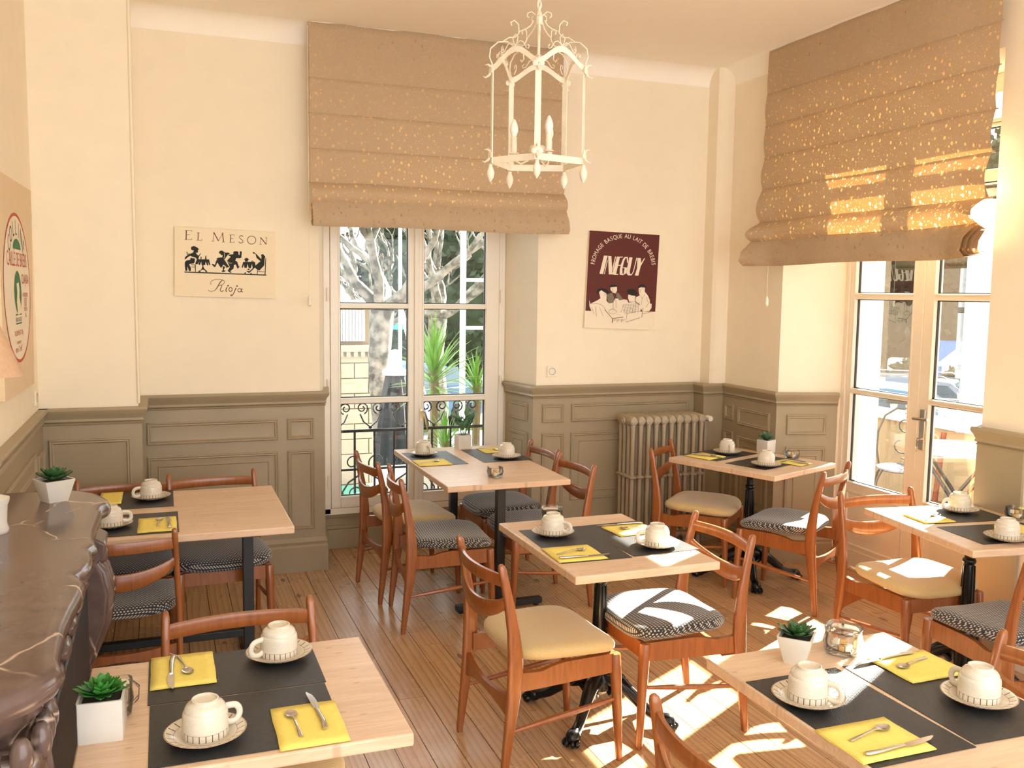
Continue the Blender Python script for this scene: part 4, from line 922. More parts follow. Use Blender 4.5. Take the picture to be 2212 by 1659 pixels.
t = thing('potted_succulent', (-.148, 2.21, TOP), 'bright green pointed rosette in tall white cube pot on the front left table', 'plant', -.05, 'succulents in white pots'); pot(t, .094, .096, .094, 0)
rosette(t, .092, [(12, 5, 1., 0), (12, 20, .95, .5), (11, 35, .85, 0), (10, 50, .75, .5), (8, 64, .6, 0), (5, 78, .45, .5)], mesh_of(leaf_mesh(.054, .0125, .004, .012), leafbright), 1.05, seed=9)
t = thing('potted_plant', (1.81, 5.685, TOP), 'leafy grey-green plant in white cube pot at the window end of the window table', 'plant', .05); pot(t, .088, .09, .088, 0)
lm = mesh_of(leaf_mesh(.07, .019, .003, .012), leafgrey); rg = random.Random(5)
for k in range(9):
    a = k*2.4; L = .05+.07*rg.random(); lean = .03+.05*rg.random(); tip = (lean*math.cos(a), lean*math.sin(a), .085+L)
    MB().tube([(.01*math.cos(a), .01*math.sin(a), .078), (tip[0]*.6, tip[1]*.6, .085+L*.6), tip], .0022, 5).obj('stem', leafgrey, t)
    for q in range(4): share('leaf', lm, t, T((tip[0]*(.6+.12*q), tip[1]*(.6+.12*q), .085+L*(.55+.14*q))) @ RZ(a+q*2.1) @ RY(-math.radians(rg.uniform(15, 60))) @ Matrix.Scale(rg.uniform(.6, .95), 4))

# ================================================================== RADIATOR
t = thing('cast_iron_radiator', (3.2, 5.55, 0), 'taupe cast-iron column radiator standing against the corner wainscot', 'radiator')
x = 2.93; k = 0; secme = None
m = MB()
for yy in (-.085, -.03, .03, .085):
    m.tube([(0, yy, .10), (0, yy, .20), (0, yy, .5), (0, yy, .8), (0, yy, .88)], [.016, .0145, .0145, .0145, .018], 8)
for zz, r in ((.90, .036), (.52, .014), (.115, .034)): m.loft([sectbar(0, y_, zz, r) for y_ in (-.10, -.09, .09, .10)] if False else [[(.027*math.cos(2*PI*j/12), y_, zz+r*q*math.sin(2*PI*j/12)) for j in range(12)] for y_, q in ((-.105, .5), (-.098, .9), (-.07, 1), (.07, 1), (.098, .9), (.105, .5))])
for zz in (.895, .12): m.tube([(-.03, .0, zz), (.03, .0, zz)], .022, 10)
s0 = m.obj('section', radm, t, 50); secme = s0.data; s0.location = (-.265, 0, 0)
for k in range(1, 10): o = bpy.data.objects.new('section', secme); COL.objects.link(o); o.parent = t; o.location = (-.265+.0588*k, 0, 0)
for sx in (-.265, .264):
    for sy in (-.085, .085): MB().lathe([(.022, 0), (.018, .03), (.014, .10)], 10, (sx, sy, 0)).obj('foot', radm, t)
MB().lathe([(.026, 0), (.026, .012), (.016, .014), (.016, .022)], 8, (0, 0, 0)).obj('end_plug', radm, t).matrix_basis = T((-.292, 0, .895)) @ RY(-PI/2)
m = MB(); m.tube([(.29, 0, .895), (.335, -.01, .895), (.345, -.01, .86), (.345, -.01, .02)], .013, 8); m.obj('supply_pipe', radm, t)
m = MB(); m.tube([(.345, -.03, .895), (.345, -.075, .895)], [.022, .019], 12); m.obj('valve_knob', whitep, t)

# ================================================================== SOCKETS
def outlet(loc, rz, label):
    t = thing('wall_socket', loc, label, 'socket', rz); MB().box(-.037, .037, -.009, 0, -.037, .037).obj('plate', whitep, t, bevel=.002)
    m = MB(RX(PI/2)); m.lathe([(.024, .009), (.025, .012), (.021, .012), (.019, .003), (0, .003)], 20, cap=(0, 1)); m.obj('well', plain('socket_shadow_beige', (.55, .45, .32), .5), t)
    for sx in (-.008, .008): MB(RX(PI/2)).lathe([(.0026, .0031), (.0026, .0045), (0, .0045)], 8, (sx, 0, 0)).obj('contact_hole', gasket, t)
    MB(RX(PI/2)).lathe([(.0022, .003), (.0022, .011), (0, .0115)], 8, (0, .010, 0)).obj('earth_pin', steel, t)
outlet((2.457, 5.75, 1.222), 0, 'white wall socket above the wainscot right of the railing window')
outlet((-.6, 5.10, 1.20), PI/2, 'cream wall socket on the left wall beside the corner pier')

# ================================================================== MANTEL
t = thing('fireplace', (-.45, 2.8, 0), 'brown veined marble fireplace mantel along the left wall', 'fireplace')
out = [(-.6, 3.755), (-.34, 3.755), (-.285, 3.72), (-.235, 3.655), (-.205, 3.575), (-.192, 3.53), (-.188, 3.50), (-.196, 3.47), (-.212, 3.44), (-.214, 3.36), (-.216, 3.24), (-.218, 3.12), (-.213, 3.02), (-.205, 2.97), (-.198, 2.935), (-.198, 2.91), (-.210, 2.885), (-.206, 2.84), (-.200, 2.78), (-.202, 2.72), (-.212, 2.66), (-.222, 2.63), (-.224, 2.61), (-.208, 2.585), (-.204, 2.54), (-.208, 2.46), (-.216, 2.36), (-.222, 2.24), (-.220, 2.12), (-.214, 2.03), (-.205, 1.99), (-.205, 1.965), (-.214, 1.94), (-.245, 1.885), (-.30, 1.835), (-.36, 1.81), (-.6, 1.80)]
def offs(pl, d):
    o = []
    for i, p in enumerate(pl):
        if i in (0, len(pl)-1): o.append((p[0], p[1]+(d if i else -d))); continue
        a = Vector(pl[i-1]); b = Vector(pl[i+1]); tt = (b-a).normalized(); n_ = Vector((tt.y, -tt.x)); o.append((p[0]+n_.x*d, p[1]+n_.y*d))
    return o
rings = [[(x, y, z) for x, y in offs(out, d)] for d, z in [(.030, .945), (.006, .948), (-.000, .958), (-.003, .972), (.0, .986), (.006, .995), (.014, .999), (.022, .9995), (.024, 1.0), (.030, 1.0)]]
MB().loft(rings).obj('mantel_shelf', marb, t, 40, world=True)
MB().loft([[(x, y, z) for x, y in offs(out, d)] for d, z in [(.075, .86), (.06, .89), (.035, .915), (.032, .93), (.022, .946)]]).obj('cornice', marb, t, 40, world=True)
MB().box(-.6, -.30, 1.86, 3.70, .70, .87).obj('frieze', marb, t, 30, world=True, bevel=.01)
def console(y0, y1, name='jamb'):
    pr = [(-.6, .87), (-.245, .87), (-.205, .845), (-.212, .80), (-.24, .775), (-.222, .74), (-.205, .66), (-.215, .56), (-.25, .46), (-.28, .38), (-.285, .28), (-.265, .2), (-.25, .16), (-.245, .0), (-.6, 0)]
    m = MB(); m.loft([[(x, y, z) for x, z in pr] for y in (y0, y1)]); o = m.obj(name, marb, t, 30, world=True, bevel=.008)
    for k in range(3):
        yy = sm(y0, y1, (k+.5)/3); q = MB().tube([(-.240, yy, .77), (-.218, yy, .735), (-.202, yy, .66), (-.212, yy, .56), (-.248, yy, .46), (-.276, yy, .38)], [.012, .017, .02, .018, .013, .006], 8).obj('flute', marb, t, 50, world=True); q.parent = o
        q.matrix_parent_inverse = o.matrix_basis.inverted() @ T(-t.location) if False else o.matrix_parent_inverse.copy() @ Matrix.Identity(4)
        q.matrix_parent_inverse = Matrix.Identity(4)
console(3.50, 3.68)
MB().box(-.6, -.26, 1.90, 2.08, 0, .87).obj('jamb', marb, t, 30, world=True, bevel=.01)
MB().box(-.6, -.235, 1.868, 2.08, .80, .865).obj('jamb_cap', marb, t, 30, world=True, bevel=.012)
for k in range(6):
    xx = -.575+.062*k; MB().ell((xx, 1.868, .872), (.022, .020, .040), 12, 8).obj('carved_lobe', marb, t, 60, world=True)
    m = MB(); m.tube([(xx, 1.897, .80), (xx+.006, 1.885, .72), (xx+.010, 1.893, .5), (xx+.012, 1.90, .2), (xx+.012, 1.90, .02)], [.022, .021, .018, .016, .015], 8); m.obj('flute', marb, t, 60, world=True)
for k in range(3):
    yy = 1.93+.058*k; MB().ell((-.238, yy, .872), (.020, .021, .040), 12, 8).obj('carved_lobe', marb, t, 60, world=True)
    m = MB(); m.tube([(-.258, yy, .80), (-.246, yy, .72), (-.255, yy, .5), (-.262, yy, .02)], [.022, .021, .018, .015], 8); m.obj('flute', marb, t, 60, world=True)
MB().tube(arc((-.248, 3.59, .79), .03, 90, 420, 14, 'xz'), [.028-.001*k for k in range(15)], 8).obj('volute', marb, t, 50, world=True)
MB().box(-.6, -.27, 2.08, 3.50, 0, .70).obj('fire_screen', firebox, t, 30, world=True, bevel=.006)
MB().box(-.285, -.262, 2.10, 2.13, 0, .70).obj('screen_edge', blacksteel, t, 30, world=True)
for k in range(7): MB().ell((-.262, 2.24+.19*k, .80), (.02, .07, .028), 12, 8).obj('carved_leaf', marb, t, 60, world=True)
# lamp on the mantel
t = thing('table_lamp', (-.495, 3.14, 1.0), 'table lamp with tan conical shade at the left picture edge on the mantel', 'lamp')
MB().lathe([(.038, 0), (.042, .01), (.036, .03), (.04, .085), (.046, .10), (.046, .108), (.018, .118), (.012, .14), (.012, .36)], 24).obj('base', whitepot, t, 50)
shade = plain('tan_lamp_shade', (.56, .36, .22), .8, var=.05, bmp=.1, scale=80)
MB().lathe([(.098, .48), (.035, .64), (.032, .64), (.095, .48)], 36, cap=(0, 0)).obj('lamp_shade', shade, t, 50); MB().tube([(0, 0, .36), (0, 0, .60)], .006, 6).obj('stem', brass, t)

# ================================================================== LANTERN
LX, LY, LZ = 1.335, 3.3, 2.225; RAD = .178
t = thing('hanging_lantern', (LX, LY, LZ), 'cream wrought-iron pentagonal ceiling lantern with scrollwork crown and candle bulbs', 'lantern', math.radians(-90-22))
top = .345
V5 = [(RAD*math.cos(2*PI*k/5), RAD*math.sin(2*PI*k/5)) for k in range(5)]
def flatbar(m, pts, hw, hh_): # ribbon with vertical height
    rings = []
    for i, p in enumerate(pts):
        a = Vector(pts[max(i-1, 0)]); b = Vector(pts[min(i+1, len(pts)-1)]); d = b-a; n_ = Vector((d.y, -d.x, 0)).normalized()
        rings.append([Vector(p)+n_*hw+Vector((0, 0, -hh_)), Vector(p)-n_*hw+Vector((0, 0, -hh_)), Vector(p)-n_*hw+Vector((0, 0, hh_)), Vector(p)+n_*hw+Vector((0, 0, hh_))])
    m.loft(rings)
for k in range(5):
    a = V5[k]; b = V5[(k+1) % 5]; ang = 2*PI*k/5
    m = MB(T((a[0], a[1], 0)) @ RZ(ang)); m.box(-.002, .002, -.011, .011, 0, top); m.obj('post', ironwhite, t, 0)
    m = MB(); flatbar(m, [(a[0], a[1], .012), (b[0], b[1], .012)], .0015, .012); m.obj('bottom_rail', ironwhite, t, 0)
    m = MB(); pts = []
    for i in range(13):
        u = i/12; z = top+.055*(math.sin(PI*u))**1.6; pts.append((sm(a[0], b[0], u), sm(a[1], b[1], u), z))
    flatbar(m, pts, .0015, .011); m.obj('arched_rail', ironwhite, t, 30)
    MB().lathe([(.004, 0), (.008, -.004), (.007, -.010), (.013, -.022), (.0155, -.034), (.012, -.05), (.005, -.062), (.001, -.068)], 10, (a[0]*1.02, a[1]*1.02, 0)).obj('bud_finial', ironwhite, t, 50)
    for zz in (.03, top-.01):
        m = MB(T((a[0], a[1], 0)) @ RZ(ang))
        for s in (-1, 0, 1): m.ell((.006, s*.011, zz+(.012 if s == 0 else 0)), (.005, .011, .012), 8, 5)
        m.tube([(.004, 0, zz-.004), (.014, 0, zz-.018), (.028, 0, zz-.026), (.036, 0, zz-.020)], [.005, .005, .003, .001], 6); m.tube([(.004, 0, zz+.012), (.016, 0, zz+.022), (.028, 0, zz+.020)], [.005, .004, .001], 6)
        m.obj('leaf_rosette', ironwhite, t, 60)
    # crown scroll
    def SC(pts): return [(a[0]/RAD*r, a[1]/RAD*r, z) for r, z in pts]
    m = MB(); c1 = [(RAD, top+.012), (RAD+.012, top+.04), (RAD+.008, top+.07), (RAD-.02, top+.095), (RAD-.055, top+.10), (RAD-.08, top+.085), (RAD-.082, top+.065), (RAD-.068, top+.058), (RAD-.06, top+.068)]
    m.tube(SC(c1), .0028, 6); m.tube(SC([(RAD-.04, top+.10), (RAD-.062, top+.115), (RAD-.085, top+.118), (RAD-.10, top+.135), (RAD-.098, top+.165), (RAD-.082, top+.178), (RAD-.068, top+.170), (RAD-.072, top+.158)]), .0026, 6)
    m.tube(SC([(RAD-.1, top+.14), (RAD-.125, top+.15), (RAD-.145, top+.165), (.022, top+.185)]), .0026, 6); m.tube(SC([(.014, top+.205), (.03, top+.215), (.045, top+.21), (.048, top+.198), (.040, top+.192)]), .0024, 6)
    m.tube(SC([(RAD-.02, top+.02), (RAD-.035, top+.04), (RAD-.03, top+.055), (RAD-.018, top+.05), (RAD-.022, top+.04)]), .002, 6)
    m.obj('crown_scroll', ironwhite, t, 60)
    mx = ((a[0]+b[0])/2, (a[1]+b[1])/2); d = Vector((b[0]-a[0], b[1]-a[1], 0)).normalized(); zt = top+.066
    def EC(pts): return [(mx[0]+d.x*u, mx[1]+d.y*u, zt+z) for u, z in pts]
    m = MB(); m.tube(EC([(0, 0), (-.008, .012), (-.012, .028), (0, .04), (.012, .028), (.008, .012), (0, 0)]), .0016, 5)
    for s in (-1, 1): m.tube(EC([(0, 0), (s*.02, .014), (s*.035, .008), (s*.05, -.015), (s*.06, -.018), (s*.062, -.008), (s*.055, -.004)]), .0018, 5)
    m.obj('edge_scroll', ironwhite, t, 60)
MB().tube([(0, 0, .05), (0, 0, top+.19)], .0055, 8).obj('centre_rod', ironwhite, t)
MB().lathe([(.006, .17), (.013, .172), (.013, .20), (.007, .205)], 12, (0, 0, top)).obj('crown_collar', ironwhite, t, 40)
m = MB(); N_ = 26
for s in (0, 1): m.tube([(.006*math.cos(u*4+s*PI), .006*math.sin(u*4+s*PI), top+.19+(H-LZ-top-.19)*u/12.) for u in [i*12/ (N_*3) for i in range(N_*3+1)]], .0045, 6)
m.obj('wrapped_cable', ironwhite, t, 60); MB().lathe([(.05, -.03), (.055, -.012), (.05, -.001), (.045, -.001)], 20, (0, 0, H-LZ)).obj('ceiling_rose', ironwhite, t)
MB().lathe([(.028, .048), (.03, .05), (.03, .072), (.026, .075)], 20).obj('hub', ironwhite, t)
bulbm = plain('frosted_bulb', (.86, .82, .74), .3, bmp=0)
for k in range(3):
    ang = 2*PI*k/3+.5; m = MB(RZ(ang)); m.tube([(.02, 0, .05), (.035, 0, .02), (.06, 0, .008), (.08, 0, .018), (.088, 0, .045)], .0035, 6); arm = m.obj('candle_arm', ironwhite, t)
    m = MB(RZ(ang)); m.lathe([(.018, .044), (.019, .047), (.012, .05), (.0115, .105), (.010, .107)], 14, (.088, 0, 0)); m.obj('candle_sleeve', ironwhite, arm, 40)
    m = MB(RZ(ang)); m.lathe([(.006, .105), (.010, .112), (.0155, .128), (.016, .138), (.012, .155), (.006, .168), (.002, .173)], 14, (.088, 0, 0)); m.obj('bulb', bulbm, arm, 50)

# ================================================================== OUTSIDE
GZ = -1.25
asphalt = plain('sunlit_asphalt', (.24, .24, .24), .9, var=.1, scale=3)
tag(MB().box(4.3, 90, -30, 90, GZ-.2, GZ).box(-40, 4.3, 6.9, 90, GZ-.2, GZ).obj('ground', asphalt, None, 0), kind='structure')
lawn = plain('bright_lawn', (.10, .19, .03), .9, var=.3, scale=6)
tag(MB().box(2, 12, 19, 24, GZ, GZ+.06).box(24, 34, 24, 36, GZ, GZ+.06).obj('lawn', lawn, None, 0), 'strip of bright lawn under the dark trees', 'lawn', kind='stuff')
# terrace beyond the door
terracotta = plain('terracotta_tile', (.22, .06, .03), .6, var=.15, scale=6)
ter = tag(MB().box(4.3, 6.72, 3.0, 9.5, GZ, -.15).obj('terrace', plain('terrace_bed', (.3, .25, .2), .9), None, 0), kind='structure')
tile_me = MB().box(-.5, .5, -.5, .5, -.5, .5)
o = tile_me.obj('tile', terracotta, None, 0); tme = o.data; bpy.data.objects.remove(o)
for i in range(8):
    for j in range(21): share('tile', tme, ter, T((4.46+.3*i, 3.2+.3*j, -.135)) @ Matrix.Diagonal((.292, .292, .03, 1)))
par = plain('cream_parapet_render', (.42, .34, .22), .9, var=.08, scale=3)
pw = tag(MB().box(6.45, 6.62, 3.2, 9.4, -.15, .60).box(4.45, 6.6, 9.25, 9.4, -.15, .60).obj('wall_terrace', par, None, 0), kind='structure')
MB().box(6.40, 6.67, 3.2, 9.42, .60, .67).box(4.45, 6.4, 9.22, 9.42, .60, .67).obj('coping', extwhite, pw, bevel=.01)
sh = thing('window_shutter', (4.42, 4.93, 0), 'white wooden shutter folded open outside the glazed door', 'shutter')
MB().box(4.31, 4.50, 4.925, 4.95, .02, 2.9).obj('stile', extwhite, sh, 30, world=True, bevel=.003)
for k in range(3): MB().box(4.33, 4.48, 4.918, 4.926, .12+.93*k, .95+.93*k).obj('shutter_panel', extwhite, sh, 30, world=True, bevel=.004)
wire = plain('dark_wrought_wire', (.05, .055, .06), .4, .4)
# bistro chair with scrolled back, folding table, second chair
t = thing('bistro_chair', (5.78, 6.02, -.12), 'wrought-iron bistro chair with scrolled heart back on the terrace', 'chair', -.75)
sc_ = [(-.18, .43), (-.205, .56), (-.20, .72), (-.15, .86), (-.06, .925), (.0, .93), (.06, .925), (.15, .86), (.20, .72), (.205, .56), (.18, .43)]
MB().tube([(u, .17+.05*(z-.43), z) for u, z in sc_], .0085, 8).obj('back_hoop', wire, t)
m = MB(); m.tube([(u, .19, z) for u, z in spiral((.02, .79), .10, .03, 100, -330)], .006, 6); m.tube([(u, .185, z) for u, z in spiral((-.01, .62), .12, .03, 70, -260)], .006, 6); m.tube([(.0, .18, .50), (.08, .18, .47), (.16, .175, .5)], .006, 6); m.obj('back_scroll', wire, t)
MB().lathe([(.19, .43), (.205, .438), (.20, .452), (.18, .446), (0, .44)], 28).obj('seat', plain('blue_grey_seat', (.16, .19, .23), .35, .3), t, 40)
for sx in (-1, 1):
    for sy in (-1, 1): MB().tube([(sx*.15, sy*.14, .44), (sx*.19, sy*.18, .36), (sx*.23, sy*.22, 0)], .009, 8).obj('leg', wire, t)
t = thing('bistro_table', (5.72, 5.38, -.12), 'round white bistro table on crossed legs standing on the terrace', 'table', -.8)
MB().lathe([(.36, .70), (.385, .705), (.385, .725), (.37, .73), (0, .73)], 44).obj('tabletop', plain('white_table_enamel', (.85, .86, .9), .3), t, 40)
for s in (-1, 1):
    for y_ in (-.22, .22): MB().tube([(s*.30, y_, 0), (-s*.02, y_, .34), (-s*.26, y_, .70)], .014, 8).obj('leg', wire, t)
MB().tube([(-.02, -.22, .34), (-.02, .22, .34)], .008, 6).obj('cross_rod', wire, t)
t = thing('folding_chair', (6.0, 4.98, -.12), 'grey folding terrace chair to the right of the bistro table', 'chair', 1.2)
MB().box(-.19, .19, -.18, .18, .43, .45).obj('seat', plain('grey_slat_seat', (.28, .28, .29), .5), t, 30, bevel=.012)
for s in (-.17, .17): MB().tube([(s, -.2, 0), (s, 0, .25), (s, .18, .44)], .009, 8).obj('leg', wire, t); MB().tube([(s*.9, .22, 0), (s*.9, 0, .25), (s*.9, -.19, .46), (s*.9, -.25, .85)], .009, 8).obj('leg', wire, t)
MB().box(-.16, .16, -.245, -.232, .70, .82).obj('backrest', plain('grey_slat_back', (.28, .28, .29), .5), t, 30)
t = thing('terrace_post', (6.2, 6.0, -.12), 'terracotta coloured slanting prop standing on the terrace behind the table', 'post')
MB().tube([(-.18, -.10, 0), (.05, .05, .72)], .022, 8).obj('prop', terracotta, t); MB().lathe([(.17, 0), (.19, .03), (.15, .16), (.05, .17)], 20, (-.22, -.12, 0)).obj('base', terracotta, t)
# balcony outside the back window
bal = tag(MB().box(.6, 3.1, 6.3, 6.86, -.22, -.06).obj('balcony_slab', par, None, 0), kind='structure')
rail = thing('balcony_railing', (1.85, 6.62, -.06), 'black wrought-iron balcony railing with scrolls outside the back window', 'railing')
RY_ = 6.62
def rt(name, pts, r): return MB().tube([(a, RY_, b) for a, b in pts], r, 6).obj(name, iron, rail, 60, world=True)
MB().box(.75, 2.95, RY_-.06, RY_+.06, .945, .975).obj('handrail', plain('pale_blue_handrail', (.55, .60, .66), .4), rail, 30, world=True, bevel=.006)
MB().box(.75, 2.95, RY_-.009, RY_+.009, .725, .745).obj('rail_bar', iron, rail, 30, world=True); MB().box(.75, 2.95, RY_-.012, RY_+.012, .10, .125).obj('rail_bar', iron, rail, 30, world=True)
MB().box(.75, 2.95, RY_-.009, RY_+.009, .445, .46).obj('rail_bar', iron, rail, 30, world=True)
for k in range(15):
    xx = .85+.145*k; MB().tube([(xx, RY_, .11 if k % 7 else -.06), (xx, RY_, .73)], .0085, 6).obj('baluster', iron, rail, 60, world=True)
for k in range(9):
    xx = .92+.24*k; m = MB()
    for s in (-1, 1):
        m.tube([(xx+s*(.115-.055+u), RY_, z) for u, z in [(q[0]*s*0+q[0], q[1]) for q in spiral((0, .90), .045, .012, 250, -250)]], .0055, 6) if s > 0 else m.tube([(xx-.06+u, RY_, z) for u, z in spiral((0, .90), .045, .012, -70, 430)], .0055, 6)
    m.tube([(xx-.075, RY_, .858), (xx-.05, RY_, .80), (xx, RY_, .76), (xx+.05, RY_, .80), (xx+.075, RY_, .858)], .006, 6); m.ell((xx, RY_, .758), (.014, .012, .012)); m.obj('scroll', iron, rail, 60, world=True)
for k in range(6):
    xx = 1.0+.36*k; m = MB()
    for s in (-1, 1):
        m.tube([(xx+s*u, RY_, z) for u, z in [(.0, .47), (.04, .41), (.12, .36), (.165, .29), (.16, .21), (.11, .145), (.04, .14), (.0, .15)]], .007, 6)
        m.tube([(xx+s*(.075)+s*u, RY_, z) for u, z in spiral((0, .27), .06, .014, 180, -200)], .006, 6); m.tube([(xx+s*(.09)+s*u, RY_, z) for u, z in spiral((0, .50), .065, .015, 200, -170)], .006, 6)
    m.ell((xx, RY_, .45), (.016, .014, .02)); m.obj('lower_scroll', iron, rail, 60, world=True)
# yuccas in a planter beyond the railing
yl = mesh_of(MB().loft([[(x_, -w_, z_), (x_, 0, z_-w_*.4), (x_, w_, z_), (x_, 0, z_+.002)] for x_, w_, z_ in [(0, .010, 0), (.15, .017, .01), (.35, .014, .01), (.5, .007, -.01), (.58, .001, -.03)]]), plain('yucca_green', (.14, .32, .035), .45, var=.35, scale=5))
def yucca(x, y, z, sc, label, n, seed, low=-25):
    t = thing('yucca', (x, y, z), label, 'plant', 0, 'yuccas outside the back window'); rg = random.Random(seed)
    MB().tube([(0, 0, -.5), (0, 0, -.2), (.01, 0, 0), (.0, 0, .25*sc)], .035, 8).obj('trunk', plain('yucca_bark', (.2, .15, .08), .9), t)
    for k in range(n):
        u = k/n; share('leaf', yl, t, T((0, 0, .25*sc*u)) @ RZ(k*2.4) @ RY(-math.radians(sm(low, 88, u**.8)+rg.uniform(-9, 9))) @ Matrix.Scale(sc*rg.uniform(.85, 1.1), 4))
yucca(2.10, 7.40, .93, .76, 'tall bright green yucca behind the railing, right pane of the back window', 80, 1)
yucca(2.44, 7.30, .86, .52, 'smaller yucca at the right of the tall one', 64, 2)
yucca(2.12, 7.12, .42, .50, 'low yucca half behind the balusters', 56, 3)
MB_pl = tag(MB().box(1.6, 2.8, 7.02, 7.5, GZ, .30).obj('planter_box', extwhite, None, 30, bevel=.01), 'white planter holding the yuccas beyond the railing', 'planter')
# closed parasol
t = thing('closed_parasol', (2.2, 9.2, GZ), 'closed black parasol with white cap seen in the left panes of the back window', 'parasol')
n_ = 48; rr = []
for r, z in [(.04, 2.22), (.085, 2.16), (.13, 1.9), (.17, 1.5), (.21, 1.0), (.25, .55), (.26, .5)]: rr.append([((r*(1+.14*math.sin(a*9)))*math.cos(a), (r*(1+.14*math.sin(a*9)))*math.sin(a), z) for a in [2*PI*j/n_ for j in range(n_)]])
MB().loft(rr).obj('canopy', plain('black_parasol_cloth', (.018, .018, .02), .8), t, 60)
MB().lathe([(.125, 2.15), (.13, 2.19), (.055, 2.24), (.05, 2.34), (.035, 2.40), (0, 2.41)], 20).obj('cap', extwhite, t, 50); MB().tube([(0, 0, 0), (0, 0, .6)], .025, 10).obj('pole', steel, t); MB().lathe([(.3, 0), (.3, .06), (.04, .08)], 24).obj('base', asphalt, t)
# white frame beyond the window
t = thing('white_post_frame', (2.95, 9.3, GZ), 'white metal post with three side rungs standing beyond the yuccas', 'post')
MB().box(-.025, .025, -.025, .025, 0, 3.65).obj('post', extwhite, t, 0)
for z in (3.68, 3.12, 2.62): MB().box(.0 if z < 3.5 else -.06, .60, -.02, .02, z-.015, z+.02).obj('rung', extwhite, t, 0)
# stone building left
blk_m = plain('pale_limestone', (.34, .29, .21), .9, var=.05, scale=4)
t = thing('stone_building', (2.2, 14.0, GZ), 'pale stone building with shutter and dentil cornice at the left of the window view', 'building')
MB().box(-4, 3.02, 14.1, 20, GZ, 1.52).obj('wall', plain('mortar_cream', (.20, .145, .08), .9), t, 0, world=True)
be = MB().box(-.5, .5, -.5, .5, -.5, .5).obj('brick', blk_m, None, 0, bevel=0); bme = be.data; bpy.data.objects.remove(be)
for row in range(9):
    z = GZ+.13+.235*row
    for c_ in range(5):
        x0 = 1.2+.44*c_+(.22 if row % 2 else 0); x1 = min(x0+.425, 3.03)
        if x1 > x0+.05: share('brick', bme, t, T(((x0+x1)/2, 14.1, z)) @ Matrix.Diagonal((x1-x0, .05, .222, 1)), True)
MB().box(1.0, 3.08, 13.98, 14.1, .82, .92).obj('cornice', blk_m, t, 0, world=True)
for k in range(14): MB().box(1.5+.11*k, 1.56+.11*k, 14.0, 14.1, .74, .82).obj('dentil', blk_m, t, 0, world=True)
for k in range(14): MB().box(2.2+.05*k, 2.235+.05*k, 14.03, 14.1, .98, 1.45).obj('louvre', extwhite, t, 0, world=True)
MB().box(.6, 3.15, 13.85, 14.3, 1.50, 1.60).obj('eave', extwhite, t, 0, world=True)
# pollarded plane trees
bark = None
def bark_m():
    m, nt, b = newmat('plane_tree_bark', (.5, .48, .4), .85); f = noise(nt, coords(nt, 'World'), 7, 3); nt.links.new(ramp(nt, f, [(.40, (.05, .048, .035)), (.50, (.13, .125, .10)), (.66, (.24, .23, .19))]), b.inputs['Base Color']); return m
bark = bark_m(); knobm = plain('pollard_knob', (.08, .05, .03), .9, var=.4, scale=10)
def pollard(x, y, h, r, label, seed, spread=1., lvl=3, n0=5, shoots=3):
    t = thing('plane_tree', (x, y, GZ), label, 'tree', 0, 'pollarded plane trees'); rg = random.Random(seed)
    m = MB(); kb = MB(); top_ = Vector((rg.uniform(-.1, .1), 0, h))
    m.tube([(0, 0, 0), (.04, 0, h*.35), (-.05, .02, h*.7), tuple(top_)], [r*1.25, r, r*.9, r*1.05], 12)
    def br(p, d, L, rad, lv):
        pts = [p]; q = p.copy(); dd = d.copy()
        for k in range(4):
            dd = (dd+Vector((rg.uniform(-.35, .35), rg.uniform(-.35, .35), rg.uniform(-.05, .3)))).normalized(); q = q+dd*L/4; pts.append(q.copy())
        m.tube([tuple(a) for a in pts], [rad, rad*.85, rad*.75, rad*.68, rad*.7], 7)
        if lv == 0: kb.ell(tuple(q), (rad*1.7, rad*1.7, rad*1.6), 7, 5); return
        for k in range(rg.choice((2, 3))): br(q, (dd+Vector((rg.uniform(-.9, .9), rg.uniform(-.9, .9), rg.uniform(-.2, .6)))).normalized(), L*.72, rad*.62, lv-1)
    for k in range(n0):
        a = 2*PI*k/n0+rg.uniform(-.3, .3); br(top_, Vector((math.cos(a), math.sin(a), .55)).normalized(), spread, r*.55, lvl)
    m.obj('trunk', bark, t, 60); k_ = kb.obj('knob', knobm, t, 60); k_['kind'] = 'stuff'
pollard(2.66, 11.8, 2.75, .15, 'near plane tree with mottled trunk in the left panes of the back window', 11, 1.0, 3, 6)
pollard(4.9, 17.0, 2.5, .17, 'sunlit pollarded plane tree in the right panes of the back window', 12, .95, 4, 6)
pollard(3.9, 17.5, 2.2, .13, 'thin pollarded tree behind the closed parasol', 13, .8, 3, 4)
